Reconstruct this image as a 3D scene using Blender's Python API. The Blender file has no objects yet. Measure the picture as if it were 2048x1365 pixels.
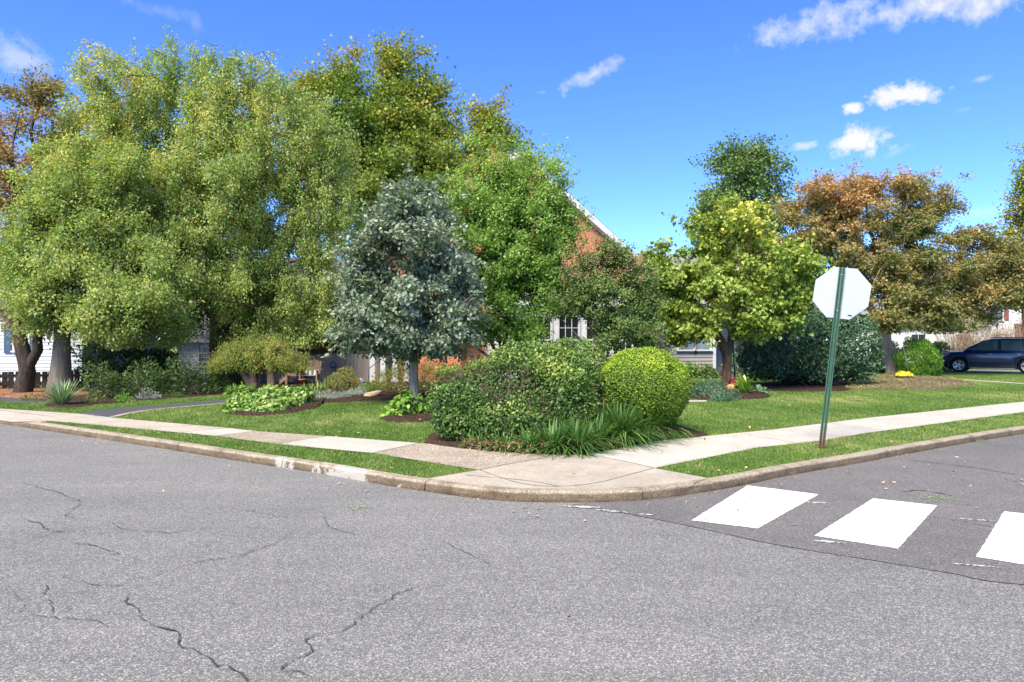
import bpy, bmesh, math, random
import numpy as np
from mathutils import Vector, Matrix

rng = np.random.default_rng(11)
random.seed(5)
SC = bpy.context.scene
COL = SC.collection
F = 1365.0            # focal length, in widths of a 2048 wide frame (24 mm lens)
EYE = 1.75            # camera height above the road
L = 0.12              # height of the lawns above the road
PI = math.pi

def G(u, v, g=L):
    """ground point (height g) seen in direction u, v"""
    y = (EYE - g) * F / (v - 682.0)
    return Vector(((u - 1024.0) / F * y, y, g))
def T(u, v, y):
    return Vector(((u - 1024.0) / F * y, y, EYE + (682.0 - v) / F * y))

# ---------------------------------------------------------------- objects
def props(o, label=None, cat=None, group=None, kind=None):
    if label: o['label'] = label
    if cat: o['category'] = cat
    if group: o['group'] = group
    if kind: o['kind'] = kind
    return o
def thing(name, label, cat, loc=(0, 0, 0), rz=0.0, group=None):
    o = bpy.data.objects.new(name, None); COL.objects.link(o)
    o.location = loc; o.rotation_euler = (0, 0, rz); o.empty_display_size = 0.2
    return props(o, label, cat, group)
def link(name, me, parent=None):
    o = bpy.data.objects.new(name, me); COL.objects.link(o)
    if parent is not None: o.parent = parent
    return o

class MB:
    """collects simple shapes into ONE mesh"""
    def __init__(s): s.v = []; s.f = []; s.sm = []; s.mi = []
    def add(s, vs, fs, smooth=False, mi=0):
        b = len(s.v); s.v += [tuple(p) for p in vs]
        for f in fs: s.f.append([b + i for i in f]); s.sm.append(smooth); s.mi.append(mi)
        return s
    def box(s, a, b, mi=0, M=None):
        x0, y0, z0 = a; x1, y1, z1 = b
        vs = [Vector(p) for p in ((x0,y0,z0),(x1,y0,z0),(x1,y1,z0),(x0,y1,z0),(x0,y0,z1),(x1,y0,z1),(x1,y1,z1),(x0,y1,z1))]
        if M is not None: vs = [M @ p for p in vs]
        return s.add(vs, [(3,2,1,0),(4,5,6,7),(0,1,5,4),(1,2,6,5),(2,3,7,6),(3,0,4,7)], False, mi)
    def tube(s, pts, radii, n=8, mi=0, cap=True, smooth=True, wob=0.0):
        pts = [Vector(p) for p in pts]
        if not hasattr(radii, '__len__'): radii = [radii] * len(pts)
        vs = []; fs = []; u = None
        for i, p in enumerate(pts):
            t = (pts[min(i + 1, len(pts) - 1)] - pts[max(i - 1, 0)]).normalized()
            if u is None: u = t.orthogonal().normalized()
            else:
                u = u - t * u.dot(t)
                u = u.normalized() if u.length > 1e-6 else t.orthogonal().normalized()
            w = t.cross(u)
            for k in range(n):
                a = 2 * PI * k / n
                r = radii[i] * (1 + wob * math.sin(3 * a + i * .35) + wob * .8 * math.sin(5 * a - i * .5) + wob * .7 * random.uniform(-1, 1))
                vs.append(p + (u * math.cos(a) + w * math.sin(a)) * r)
        for i in range(len(pts) - 1):
            for k in range(n):
                a = i * n + k; b = i * n + (k + 1) % n
                fs.append((a, b, b + n, a + n))
        if cap:
            fs.append(tuple(reversed(range(n)))); fs.append(tuple(range((len(pts) - 1) * n, len(pts) * n)))
        return s.add(vs, fs, smooth, mi)
    def lathe(s, prof, n=16, M=None, mi=0, smooth=True):
        vs = []; fs = []
        for r, z in prof:
            for k in range(n):
                a = 2 * PI * k / n; p = Vector((r * math.cos(a), r * math.sin(a), z))
                vs.append(M @ p if M is not None else p)
        for i in range(len(prof) - 1):
            for k in range(n):
                a = i * n + k; b = i * n + (k + 1) % n
                fs.append((a, b, b + n, a + n))
        return s.add(vs, fs, smooth, mi)
    def prism(s, poly, M, h, mi=0):
        """poly (x,y) at z=0 extruded to z=h, then M"""
        n = len(poly)
        vs = [M @ Vector((x, y, 0)) for x, y in poly] + [M @ Vector((x, y, h)) for x, y in poly]
        fs = [tuple(reversed(range(n))), tuple(range(n, 2 * n))] + [(i, (i + 1) % n, (i + 1) % n + n, i + n) for i in range(n)]
        return s.add(vs, fs, False, mi)
    def build(s, name, mats, parent=None, bevel=0):
        me = bpy.data.meshes.new(name); me.from_pydata(s.v, [], s.f)
        if not isinstance(mats, (list, tuple)): mats = [mats]
        for m in mats: me.materials.append(m)
        me.polygons.foreach_set('use_smooth', s.sm); me.polygons.foreach_set('material_index', s.mi)
        bm = bmesh.new(); bm.from_mesh(me); bmesh.ops.recalc_face_normals(bm, faces=bm.faces); bm.to_mesh(me); bm.free()
        me.update()
        o = link(name, me, parent)
        if bevel:
            b = o.modifiers.new('Bevel', 'BEVEL'); b.width = bevel; b.segments = 2; b.limit_method = 'ANGLE'
        return o

def np_mesh(name, V, Fc, mats, tint=None, smooth=False, midx=None):
    """fast mesh: V (n,3), Fc list of (m,k) index arrays, tint per face"""
    me = bpy.data.meshes.new(name)
    V = np.ascontiguousarray(V, dtype=np.float32)
    if not isinstance(Fc, list): Fc = [Fc]
    me.vertices.add(len(V)); me.vertices.foreach_set('co', V.ravel())
    idx = np.concatenate([f.ravel() for f in Fc]).astype(np.int32)
    starts = []; off = 0
    for f in Fc:
        starts.append(off + np.arange(len(f)) * f.shape[1]); off += f.size
    starts = np.concatenate(starts).astype(np.int32)
    me.loops.add(len(idx)); me.loops.foreach_set('vertex_index', idx)
    me.polygons.add(len(starts)); me.polygons.foreach_set('loop_start', starts)
    if smooth: me.polygons.foreach_set('use_smooth', np.ones(len(starts), dtype=bool))
    else: me.polygons.foreach_set('use_smooth', np.zeros(len(starts), dtype=bool))
    if midx is not None: me.polygons.foreach_set('material_index', midx.astype(np.int32))
    if not isinstance(mats, (list, tuple)): mats = [mats]
    for m in mats: me.materials.append(m)
    me.update(calc_edges=True)
    if tint is not None:
        at = me.attributes.new('tint', 'FLOAT', 'FACE')
        at.data.foreach_set('value', np.ascontiguousarray(tint, dtype=np.float32))
    me.validate()
    return me

# ---------------------------------------------------------------- materials
class NT:
    def __init__(s, name):
        s.m = bpy.data.materials.new(name); s.m.use_nodes = True
        s.t = s.m.node_tree; s.t.nodes.clear()
        s.out = s.n('ShaderNodeOutputMaterial')
    def n(s, ty, **kw):
        x = s.t.nodes.new(ty)
        for k, v in kw.items():
            if k.startswith('i_'): x.inputs[k[2:].replace('_', ' ')].default_value = v
            else: setattr(x, k, v)
        return x
    def l(s, a, b): s.t.links.new(a, b)
    def coord(s, kind='Object', scale=(1, 1, 1), rot=(0, 0, 0)):
        tc = s.n('ShaderNodeTexCoord'); mp = s.n('ShaderNodeMapping')
        mp.inputs['Scale'].default_value = scale; mp.inputs['Rotation'].default_value = rot
        s.l(tc.outputs[kind], mp.inputs['Vector']); return mp.outputs['Vector']
    def noise(s, vec, scale, detail=4, rough=.55, dist=0):
        x = s.n('ShaderNodeTexNoise'); x.inputs['Scale'].default_value = scale; x.inputs['Detail'].default_value = detail
        x.inputs['Roughness'].default_value = rough; x.inputs['Distortion'].default_value = dist
        s.l(vec, x.inputs['Vector']); return x.outputs['Fac']
    def vor(s, vec, scale, feature='F1', out='Color'):
        x = s.n('ShaderNodeTexVoronoi'); x.feature = feature; x.inputs['Scale'].default_value = scale
        s.l(vec, x.inputs['Vector']); return x.outputs[out]
    def ramp(s, fac, stops, interp='LINEAR'):
        x = s.n('ShaderNodeValToRGB'); x.color_ramp.interpolation = interp
        el = x.color_ramp.elements
        while len(el) > 1: el.remove(el[-1])
        for i, (p, c) in enumerate(stops):
            e = el[0] if i == 0 else el.new(p)
            e.position = p
            if not hasattr(c, '__len__'): c = (c, c, c)
            e.color = (c[0], c[1], c[2], 1)
        s.l(fac, x.inputs['Fac']); return x.outputs['Color']
    def mix(s, fac, a, b, mode='MIX'):
        x = s.n('ShaderNodeMix'); x.data_type = 'RGBA'; x.blend_type = mode
        for sock, v in ((x.inputs[0], fac), (x.inputs[6], a), (x.inputs[7], b)):
            if hasattr(v, 'is_output'): s.l(v, sock)
            elif hasattr(v, '__len__'): sock.default_value = (v[0], v[1], v[2], 1)
            else: sock.default_value = v
        return x.outputs[2]
    def math(s, op, a, b=0.0, clamp=False):
        x = s.n('ShaderNodeMath'); x.operation = op; x.use_clamp = clamp
        for i, v in enumerate((a, b)):
            if hasattr(v, 'is_output'): s.l(v, x.inputs[i])
            else: x.inputs[i].default_value = v
        return x.outputs[0]
    def bump(s, h, strength=.3, dist=.02, normal=None):
        x = s.n('ShaderNodeBump'); x.inputs['Strength'].default_value = strength; x.inputs['Distance'].default_value = dist
        s.l(h, x.inputs['Height'])
        if normal is not None: s.l(normal, x.inputs['Normal'])
        return x.outputs['Normal']
    def bsdf(s, col, rough=.8, spec=.3, metal=0.0, normal=None, coat=0):
        b = s.n('ShaderNodeBsdfPrincipled')
        for sock, v in ((b.inputs['Base Color'], col), (b.inputs['Roughness'], rough)):
            if hasattr(v, 'is_output'): s.l(v, sock)
            elif hasattr(v, '__len__'): sock.default_value = (v[0], v[1], v[2], 1)
            else: sock.default_value = v
        b.inputs['Specular IOR Level'].default_value = spec; b.inputs['Metallic'].default_value = metal
        if coat: b.inputs['Coat Weight'].default_value = coat; b.inputs['Coat Roughness'].default_value = .04
        if normal is not None: s.l(normal, b.inputs['Normal'])
        return b.outputs['BSDF']
    def done(s, sh):
        s.l(sh, s.out.inputs['Surface']); return s.m

def plain(name, col, rough=.6, spec=.4, metal=0.0, var=.12, scale=6.0, bump=0.0, coat=0, coord='Object'):
    n = NT(name); c = n.coord(coord)
    f = n.noise(c, scale, 5, .6)
    lo = [max(0, x * (1 - var)) for x in col]; hi = [min(1, x * (1 + var)) for x in col]
    colr = n.ramp(f, [(.3, lo), (.7, hi)])
    nm = n.bump(n.noise(c, scale * 6, 4), bump, .01) if bump else None
    return n.done(n.bsdf(colr, rough, spec, metal, nm, coat))

LEAFGAIN = 1.32
def leaf_mat(name, stops, rough=.5, trans=.3, spec=.35, gain=1.35):
    n = NT(name)
    a = n.n('ShaderNodeAttribute'); a.attribute_name = 'tint'
    col = n.ramp(a.outputs['Fac'], [(p, tuple(min(.95, x * LEAFGAIN) for x in c)) for p, c in stops])
    b = n.bsdf(col, rough, spec)
    tr = n.n('ShaderNodeBsdfTranslucent')
    n.l(n.mix(1.0, col, (gain, gain * 1.02, gain * .55), 'MULTIPLY'), tr.inputs['Color'])
    mx = n.n('ShaderNodeMixShader'); mx.inputs[0].default_value = trans
    n.l(b, mx.inputs[1]); n.l(tr.outputs[0], mx.inputs[2])
    return n.done(mx.outputs[0])

def asphalt(name, coarse=True):
    n = NT(name); c = n.coord('Object')
    big = n.noise(c, .30, 5, .6, .4); mid = n.noise(n.coord('Object', (.5, 2.6, 1), (0, 0, -1.02)), .55, 5, .65)
    if coarse:
        cell = n.vor(c, 120.0); cell2 = n.vor(c, 260.0)
        sep = n.n('ShaderNodeSeparateColor'); n.l(cell, sep.inputs[0])
        sep2 = n.n('ShaderNodeSeparateColor'); n.l(cell2, sep2.inputs[0])
        stone = n.ramp(sep.outputs[0], [(0, (.056, .056, .057)), (.35, (.102, .102, .103)), (.66, (.138, .138, .138)), (.74, (.22, .215, .208)), (.86, (.31, .30, .285)), (1, (.52, .50, .47))])
        fine = n.ramp(sep2.outputs[1], [(0, (.062, .062, .063)), (.6, (.145, .145, .146)), (.8, (.24, .23, .225)), (1, (.46, .44, .41))])
        col = n.mix(.45, stone, fine)
        bm = n.bump(sep.outputs[0], .35, .004)
        tone = n.ramp(n.mix(.5, big, mid), [(.32, (.76, .755, .745)), (.5, (.94, .93, .915)), (.68, (1.14, 1.12, 1.09))])
        rgh = .85
    else:
        cell = n.vor(c, 170.0); sep = n.n('ShaderNodeSeparateColor'); n.l(cell, sep.inputs[0])
        col = n.ramp(sep.outputs[0], [(0, (.055, .055, .058)), (.5, (.105, .10, .10)), (.85, (.14, .134, .128)), (1, (.30, .285, .265))])
        bm = n.bump(sep.outputs[0], .25, .003)
        tone = n.ramp(n.mix(.6, big, n.noise(c, 1.1, 6, .7)), [(.3, (.84, .835, .84)), (.5, (1.08, 1.06, 1.04)), (.7, (1.32, 1.26, 1.19))])
        rgh = .85
    col = n.mix(1.0, col, tone, 'MULTIPLY')
    return n.done(n.bsdf(col, rgh, .25, 0, bm))

def pebble_concrete(name, base, amount, scale=70.0, dark=(.18, .14, .11), light=(.75, .68, .58), stain=.25):
    n = NT(name); c = n.coord('Object')
    sep = n.n('ShaderNodeSeparateColor'); n.l(n.vor(c, scale), sep.inputs[0])
    peb = n.ramp(sep.outputs[0], [(0, dark), (.45, base), (.8, base), (1, light)])
    col = n.mix(amount, base, peb)
    st = n.noise(c, 1.3, 7, .65)
    col = n.mix(1.0, col, n.ramp(st, [(.32, (1 - stain, 1 - stain * 1.05, 1 - stain * 1.12)), (.6, (1.04, 1.03, 1.0))]), 'MULTIPLY')
    fine = n.ramp(n.noise(c, 14, 5, .7), [(.35, (.9, .9, .89)), (.65, (1.05, 1.05, 1.05))])
    col = n.mix(1.0, col, fine, 'MULTIPLY')
    return n.done(n.bsdf(col, .88, .2, 0, n.bump(sep.outputs[0], .3, .004)))

def kerb_mat():
    n = NT('kerb_concrete'); c = n.coord('Object')
    sep = n.n('ShaderNodeSeparateColor'); n.l(n.vor(c, 115), sep.inputs[0])
    base = n.ramp(sep.outputs[0], [(0, (.15, .12, .085)), (.3, (.25, .208, .158)), (.8, (.32, .272, .212)), (1, (.45, .40, .33))])
    st = n.noise(c, 2.6, 8, .7)
    base = n.mix(1.0, base, n.ramp(st, [(.34, (.62, .59, .55)), (.5, (.96, .95, .93)), (.7, (1.12, 1.1, 1.06))]), 'MULTIPLY')
    # dirt with painted-in shade low on the worn face and white cement patches
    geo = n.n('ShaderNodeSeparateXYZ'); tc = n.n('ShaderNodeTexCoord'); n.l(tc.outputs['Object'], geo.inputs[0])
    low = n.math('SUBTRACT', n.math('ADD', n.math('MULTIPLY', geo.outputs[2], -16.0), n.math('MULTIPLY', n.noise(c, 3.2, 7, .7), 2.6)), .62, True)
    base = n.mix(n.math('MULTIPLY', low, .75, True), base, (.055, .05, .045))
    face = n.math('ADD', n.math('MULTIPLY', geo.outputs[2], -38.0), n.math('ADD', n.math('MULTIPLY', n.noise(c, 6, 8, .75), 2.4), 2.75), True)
    base = n.mix(n.math('MULTIPLY', face, .85), base, n.mix(1.0, base, (.40, .34, .28), 'MULTIPLY'))  # darkens the whole face: brown stain plus shade put into the colour
    pm = n.ramp(n.noise(c, 1.3, 9, .72, .6), [(.53, 0), (.55, 1)])
    gx = n.math('ADD', geo.outputs[0], n.math('MULTIPLY', n.noise(c, 4.5, 8, .7), 1.1)); lf = n.math('MULTIPLY', n.math('LESS_THAN', gx, -.55), n.math('GREATER_THAN', gx, -2.7))
    base = n.mix(n.math('MULTIPLY', n.math('MULTIPLY', pm, lf), .85), base, (.345, .325, .29))
    return n.done(n.bsdf(base, .9, .2, 0, n.bump(sep.outputs[0], .3, .004)))

def ground_grass(name):
    n = NT(name); c = n.coord('Object')
    a = n.noise(c, .55, 5, .6); b = n.noise(c, 9, 5, .7); d = n.noise(c, 60, 3, .6)
    col = n.ramp(n.mix(.4, a, n.mix(.5, b, d)), [(.32, (.055, .095, .016)), (.5, (.095, .145, .026)), (.62, (.14, .165, .04)), (.74, (.22, .19, .08))])
    return n.done(n.bsdf(col, .95, .1, 0, n.bump(d, .6, .03)))

def mulch_mat(name, a, b, c2):
    n = NT(name); c = n.coord('Object', (1, 1, 1))
    sep = n.n('ShaderNodeSeparateColor'); n.l(n.vor(n.coord('Object', (1, 1.7, 1), (0, 0, .5)), 42), sep.inputs[0])
    col = n.ramp(sep.outputs[0], [(0, a), (.55, b), (.9, c2), (1, [min(1, x * 2.2) for x in c2])])
    col = n.mix(1.0, col, n.ramp(n.noise(c, 1.6, 5, .6), [(.3, (.7, .7, .7)), (.7, (1.2, 1.2, 1.2))]), 'MULTIPLY')
    return n.done(n.bsdf(col, .95, .15, 0, n.bump(sep.outputs[1], .9, .03)))

def brick_mat(name, c1, c2, mortar):
    n = NT(name); tc = n.n('ShaderNodeTexCoord'); sp = n.n('ShaderNodeSeparateXYZ'); n.l(tc.outputs['Object'], sp.inputs[0])
    cb = n.n('ShaderNodeCombineXYZ'); n.l(n.math('ADD', sp.outputs[0], sp.outputs[1]), cb.inputs[0]); n.l(sp.outputs[2], cb.inputs[1])
    br = n.n('ShaderNodeTexBrick'); n.l(cb.outputs[0], br.inputs['Vector'])
    br.inputs['Color1'].default_value = (*c1, 1); br.inputs['Color2'].default_value = (*c2, 1); br.inputs['Mortar'].default_value = (*mortar, 1)
    br.inputs['Scale'].default_value = 1.0; br.inputs['Mortar Size'].default_value = .008; br.inputs['Brick Width'].default_value = .22; br.inputs['Row Height'].default_value = .075
    br.inputs['Bias'].default_value = -.1
    col = n.mix(1.0, br.outputs['Color'], n.ramp(n.noise(tc.outputs['Object'], 1.4, 6, .6), [(.3, (.8, .78, .78)), (.7, (1.15, 1.12, 1.1))]), 'MULTIPLY')
    return n.done(n.bsdf(col, .9, .2, 0, n.bump(br.outputs['Fac'], -.4, .01)))

def bark_mat(name, dark, light, zs=.25, scale=14.0, spots=None):
    n = NT(name); c = n.coord('Object', (1, 1, zs))
    f = n.noise(c, scale, 8, .68, 1.0)
    col = n.ramp(f, [(.33, dark), (.66, light)])
    if spots is not None:
        m = n.ramp(n.noise(n.coord('Object'), 3.0, 5, .6), [(.55, 0), (.66, 1)])
        col = n.mix(n.math('MULTIPLY', m, .6), col, spots)
    return n.done(n.bsdf(col, .92, .15, 0, n.bump(f, .8, .03)))

def shingle_mat(name, col):
    n = NT(name); tc = n.n('ShaderNodeTexCoord'); sp = n.n('ShaderNodeSeparateXYZ'); n.l(tc.outputs['Object'], sp.inputs[0])
    cb = n.n('ShaderNodeCombineXYZ'); n.l(n.math('ADD', sp.outputs[0], sp.outputs[1]), cb.inputs[0]); n.l(sp.outputs[2], cb.inputs[1])
    br = n.n('ShaderNodeTexBrick'); n.l(cb.outputs[0], br.inputs['Vector'])
    br.inputs['Color1'].default_value = (*[x * .75 for x in col], 1); br.inputs['Color2'].default_value = (*[x * 1.25 for x in col], 1); br.inputs['Mortar'].default_value = (*[x * .4 for x in col], 1)
    br.inputs['Mortar Size'].default_value = .006; br.inputs['Brick Width'].default_value = .3; br.inputs['Row Height'].default_value = .12; br.inputs['Scale'].default_value = 1.0
    return n.done(n.bsdf(br.outputs['Color'], .9, .2, 0, n.bump(br.outputs['Fac'], -.3, .01)))

def road_paint():
    n = NT('worn_white_road_paint'); c = n.coord('Object')
    f = n.noise(c, 38, 5, .7); g = n.noise(c, 1.6, 4, .6)
    m = n.math('ADD', f, n.math('MULTIPLY', g, .18))
    col = n.ramp(m, [(.445, (.16, .155, .15)), (.485, (.64, .64, .63)), (1, (.74, .74, .73))])
    return n.done(n.bsdf(col, .7, .3, 0, n.bump(f, .25, .004)))

def wood_mat(name, dark, light, scale=(9, 9, .6)):
    n = NT(name); c = n.coord('Object', scale)
    f = n.noise(c, 2.2, 7, .65, .6)
    return n.done(n.bsdf(n.ramp(f, [(.3, dark), (.7, light)]), .9, .15, 0, n.bump(f, .4, .01)))

def glass_mat(name, col=(.012, .014, .018), rough=.06):
    n = NT(name); c = n.coord('Object')
    colr = n.ramp(n.noise(c, 1.3, 3, .5), [(.35, [x * .6 for x in col]), (.7, [x * 1.6 for x in col])])
    return n.done(n.bsdf(colr, rough, .6))

M = {}
M['road'] = asphalt('coarse_asphalt', True)
M['side_road'] = asphalt('fine_asphalt', False)
M['drive'] = plain('driveway_asphalt', (.062, .062, .070), .85, .25, 0, .3, 30, .3)
M['drive_far'] = plain('pale_driveway', (.30, .28, .26), .9, .2, 0, .2, 8, .2)
M['paint'] = road_paint()
M['agg'] = pebble_concrete('exposed_aggregate', (.31, .26, .21), .75, 62, (.12, .09, .068), (.62, .55, .46), .18)
M['agg_far'] = pebble_concrete('old_tan_concrete', (.37, .33, .28), .3, 80, (.20, .165, .13), (.52, .47, .41), .15)
M['pale'] = pebble_concrete('new_concrete', (.40, .375, .335), .14, 120, (.28, .26, .23), (.5, .48, .44), .12)
M['ramp'] = pebble_concrete('corner_concrete', (.37, .325, .27), .38, 90, (.20, .16, .12), (.56, .50, .43), .25)
M['joint'] = plain('joint_dirt', (.12, .095, .07), .95, .1)
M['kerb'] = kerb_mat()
M['lawn'] = ground_grass('lawn_soil_and_thatch')
M['mulch'] = mulch_mat('brown_mulch', (.012, .007, .0045), (.036, .021, .013), (.085, .052, .035))
M['litter'] = mulch_mat('leaf_litter_mulch', (.07, .032, .016), (.24, .11, .05), (.42, .22, .12))
M['mulch_tan'] = mulch_mat('faded_mulch', (.03, .020, .013), (.115, .082, .052), (.25, .19, .13))
M['crack'] = plain('crack_tar', (.055, .053, .052), .95, .1)
M['soil'] = plain('far_ground', (.07, .11, .03), .95, .1, 0, .3, .4)
M['brick'] = brick_mat('orange_brick', (.46, .125, .045), (.56, .175, .07), (.42, .31, .24))
M['brick_dark'] = brick_mat('brown_brick', (.17, .055, .032), (.24, .085, .05), (.20, .16, .13))
M['white'] = plain('white_trim_paint', (.50, .50, .495), .5, .4, 0, .05)
M['white_bright'] = plain('bright_white_siding', (.74, .74, .74), .55, .35, 0, .05)
M['white_siding'] = plain('white_siding', (.50, .505, .515), .55, .35, 0, .05)
M['grey_siding'] = plain('grey_siding', (.27, .26, .25), .55, .35, 0, .06)
M['tan'] = plain('tan_foundation', (.42, .34, .26), .9, .2, 0, .15, 5, .2)
M['shingle'] = shingle_mat('grey_shingles', (.20, .20, .215))
M['glass'] = glass_mat('dark_window_glass')
M['glass_blue'] = glass_mat('pale_window_glass', (.10, .13, .16), .15)
M['shutter'] = plain('slate_blue_paint', (.045, .075, .13), .5, .4)
M['maroon'] = plain('maroon_paint', (.16, .055, .05), .5, .4)
M['fence_dark'] = wood_mat('dark_brown_boards', (.012, .009, .008), (.042, .030, .026))
M['fence_grey'] = wood_mat('weathered_grey_boards', (.16, .14, .115), (.33, .285, .24))
M['chair'] = wood_mat('weathered_tan_wood', (.19, .13, .09), (.33, .24, .17))
# ================================================================ SETTING
def catmull(P, step):
    P = [np.array(p, float) for p in P]; out = []
    for i in range(len(P) - 1):
        p0 = P[max(i - 1, 0)]; p1 = P[i]; p2 = P[i + 1]; p3 = P[min(i + 2, len(P) - 1)]
        n = max(1, int(np.linalg.norm(p2 - p1) / step))
        for k in range(n):
            t = k / n
            out.append(.5 * (2 * p1 + (p2 - p0) * t + (2 * p0 - 5 * p1 + 4 * p2 - p3) * t * t + (3 * p1 - p0 - 3 * p2 + p3) * t ** 3))
    out.append(P[-1]); return np.array(out)

_kc = [(-60, 46.0), (-30, 26.9), (-16.0, 17.78)] + [tuple(G(u, v, 0)[:2]) for u, v in
       ((58, 856), (273, 889), (478, 922), (640, 947), (804, 976), (996, 1001), (1148, 1005), (1225, 1004), (1319, 998),
        (1434, 981), (1506, 967), (1587, 950), (1740, 923), (1794, 912), (1955, 883), (2048, 868))] + [(16, 16.8), (30, 25.4), (60, 44)]
KC = catmull(_kc, .06)
_t = np.gradient(KC, axis=0); _t /= np.linalg.norm(_t, axis=1)[:, None]
KN = np.stack([-_t[:, 1], _t[:, 0]], 1)            # towards the lawns
KB = KC + KN * .15
KS = np.concatenate([[0], np.cumsum(np.linalg.norm(np.diff(KC, axis=0), axis=1))])

def sheet(name, pts, z, mat, kind='structure', parent=None):
    me = bpy.data.meshes.new(name)
    me.from_pydata([(p[0], p[1], z) for p in pts], [], [list(range(len(pts)))])
    bm = bmesh.new(); bm.from_mesh(me)
    bmesh.ops.triangulate(bm, faces=bm.faces); bmesh.ops.recalc_face_normals(bm, faces=bm.faces)
    for f in bm.faces:
        if f.normal.z < 0: f.normal_flip()
    bm.to_mesh(me); bm.free()
    me.materials.append(mat)
    return props(link(name, me, parent), kind=kind)

def ribbon_pts(pts, w, jit=0.0, taper=False):
    """flat ribbon outline quads along pts (x,y)"""
    P = np.array(pts, float); t = np.gradient(P, axis=0); t /= np.maximum(np.linalg.norm(t, axis=1), 1e-9)[:, None]
    nrm = np.stack([-t[:, 1], t[:, 0]], 1)
    ww = np.full(len(P), w / 2)
    if jit: ww = ww * rng.uniform(1 - jit, 1 + jit, len(P))
    if taper:
        s = np.linspace(0, 1, len(P)); ww = ww * np.minimum(1, np.minimum(s, 1 - s) * 8 + .15)
    return P + nrm * ww[:, None], P - nrm * ww[:, None]
def ribbons(name, lines, z, mat):
    V = []; Fc = []
    for pts, w, jit, taper in lines:
        a, b = ribbon_pts(pts, w, jit, taper); base = len(V); n = len(a)
        for p in a: V.append((p[0], p[1], z))
        for p in b: V.append((p[0], p[1], z))
        for i in range(n - 1): Fc.append((base + n + i, base + n + i + 1, base + i + 1, base + i))
    me = bpy.data.meshes.new(name); me.from_pydata(V, [], Fc); me.materials.append(mat); me.update()
    return props(link(name, me), kind='structure')

def rough_line(pts, amp=.03, step=.07):
    P = catmull(pts, step)
    j = rng.normal(0, 1, P.shape); j = np.cumsum(j, 0) * .35 + j * .6
    j -= np.linspace(0, 1, len(P))[:, None] * j[-1]
    P[1:-1] += np.clip(j[1:-1] * amp * .55, -.12, .12)
    return P

# far ground, road, side road
g = sheet('ground', [(-900, -300), (900, -300), (900, 1500), (-900, 1500)], -.06, M['soil'])
sheet('road', [(-90, -40), (90, -40), (90, 70), (-90, 70)], 0.0, M['road'])
seam_px = [(1146, 1010), (1260, 1029), (1390, 1055), (1527, 1085), (1640, 1105), (1750, 1122), (1900, 1147), (2048, 1170)]
seam = [tuple(G(u, v, 0)[:2]) for u, v in seam_px] + [(5.5, 4.55), (12, 2.4), (40, -8)]
seam_r = rough_line(seam, .004, .06)
sheet('side_road', [tuple(p) for p in seam_r] + [(70, 10), (70, 55), (20, 24), (10, 14.5), (2, 8.6)], .004, M['side_road'])
# crosswalk bars with ragged hand painted edges
for px in (((1495, 972), (1637, 990), (1515, 1058), (1383, 1042)), ((1746, 998), (1874, 1012), (1796, 1098.5), (1628, 1073)), ((2008, 1024), (2150, 1040), (2110, 1141), (1952, 1115))):
    c = [np.array(G(u, v, 0)[:2]) for u, v in px]; out = []
    for i in range(4):
        a, b = c[i], c[(i + 1) % 4]; n = int(np.linalg.norm(b - a) / .03)
        for k in range(n): out.append(tuple(a + (b - a) * k / n + rng.normal(0, .003, 2)))
    sheet('crosswalk_marking', out, .008, M['paint'])
# old worn scraps of paint
def blotch(cx, cy, rx, ry, rot, n=26):
    o = []
    for k in range(n):
        a = 2 * PI * k / n; r = rng.uniform(.55, 1.1)
        x, y = rx * r * math.cos(a), ry * r * math.sin(a)
        o.append((cx + x * math.cos(rot) - y * math.sin(rot), cy + x * math.sin(rot) + y * math.cos(rot)))
    return o
n = NT('scuffed_old_paint'); c = n.coord('Object'); f = n.noise(c, 30, 6, .75)
M['oldpaint'] = n.done(n.bsdf(n.ramp(f, [(.47, (.105, .10, .10)), (.54, (.52, .51, .50)), (.7, (.66, .65, .64))]), .85, .2))
for (u, v, rx, ry, ro) in ((1165, 1015, .30, .045, -.2), (1222, 1023, .20, .04, -.35), (1290, 1030, .10, .025, -.2), (1662, 1085, .17, .035, -.3), (1630, 1006, .13, .04, -.1), (1955, 1041, .22, .022, -.35), (1945, 1132, .20, .02, -.3), (1990, 1043, .12, .02, -.4)):
    p = G(u, v, 0); sheet('crosswalk_marking', blotch(p.x, p.y, rx, ry, ro), .0085, M['oldpaint'])
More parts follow.
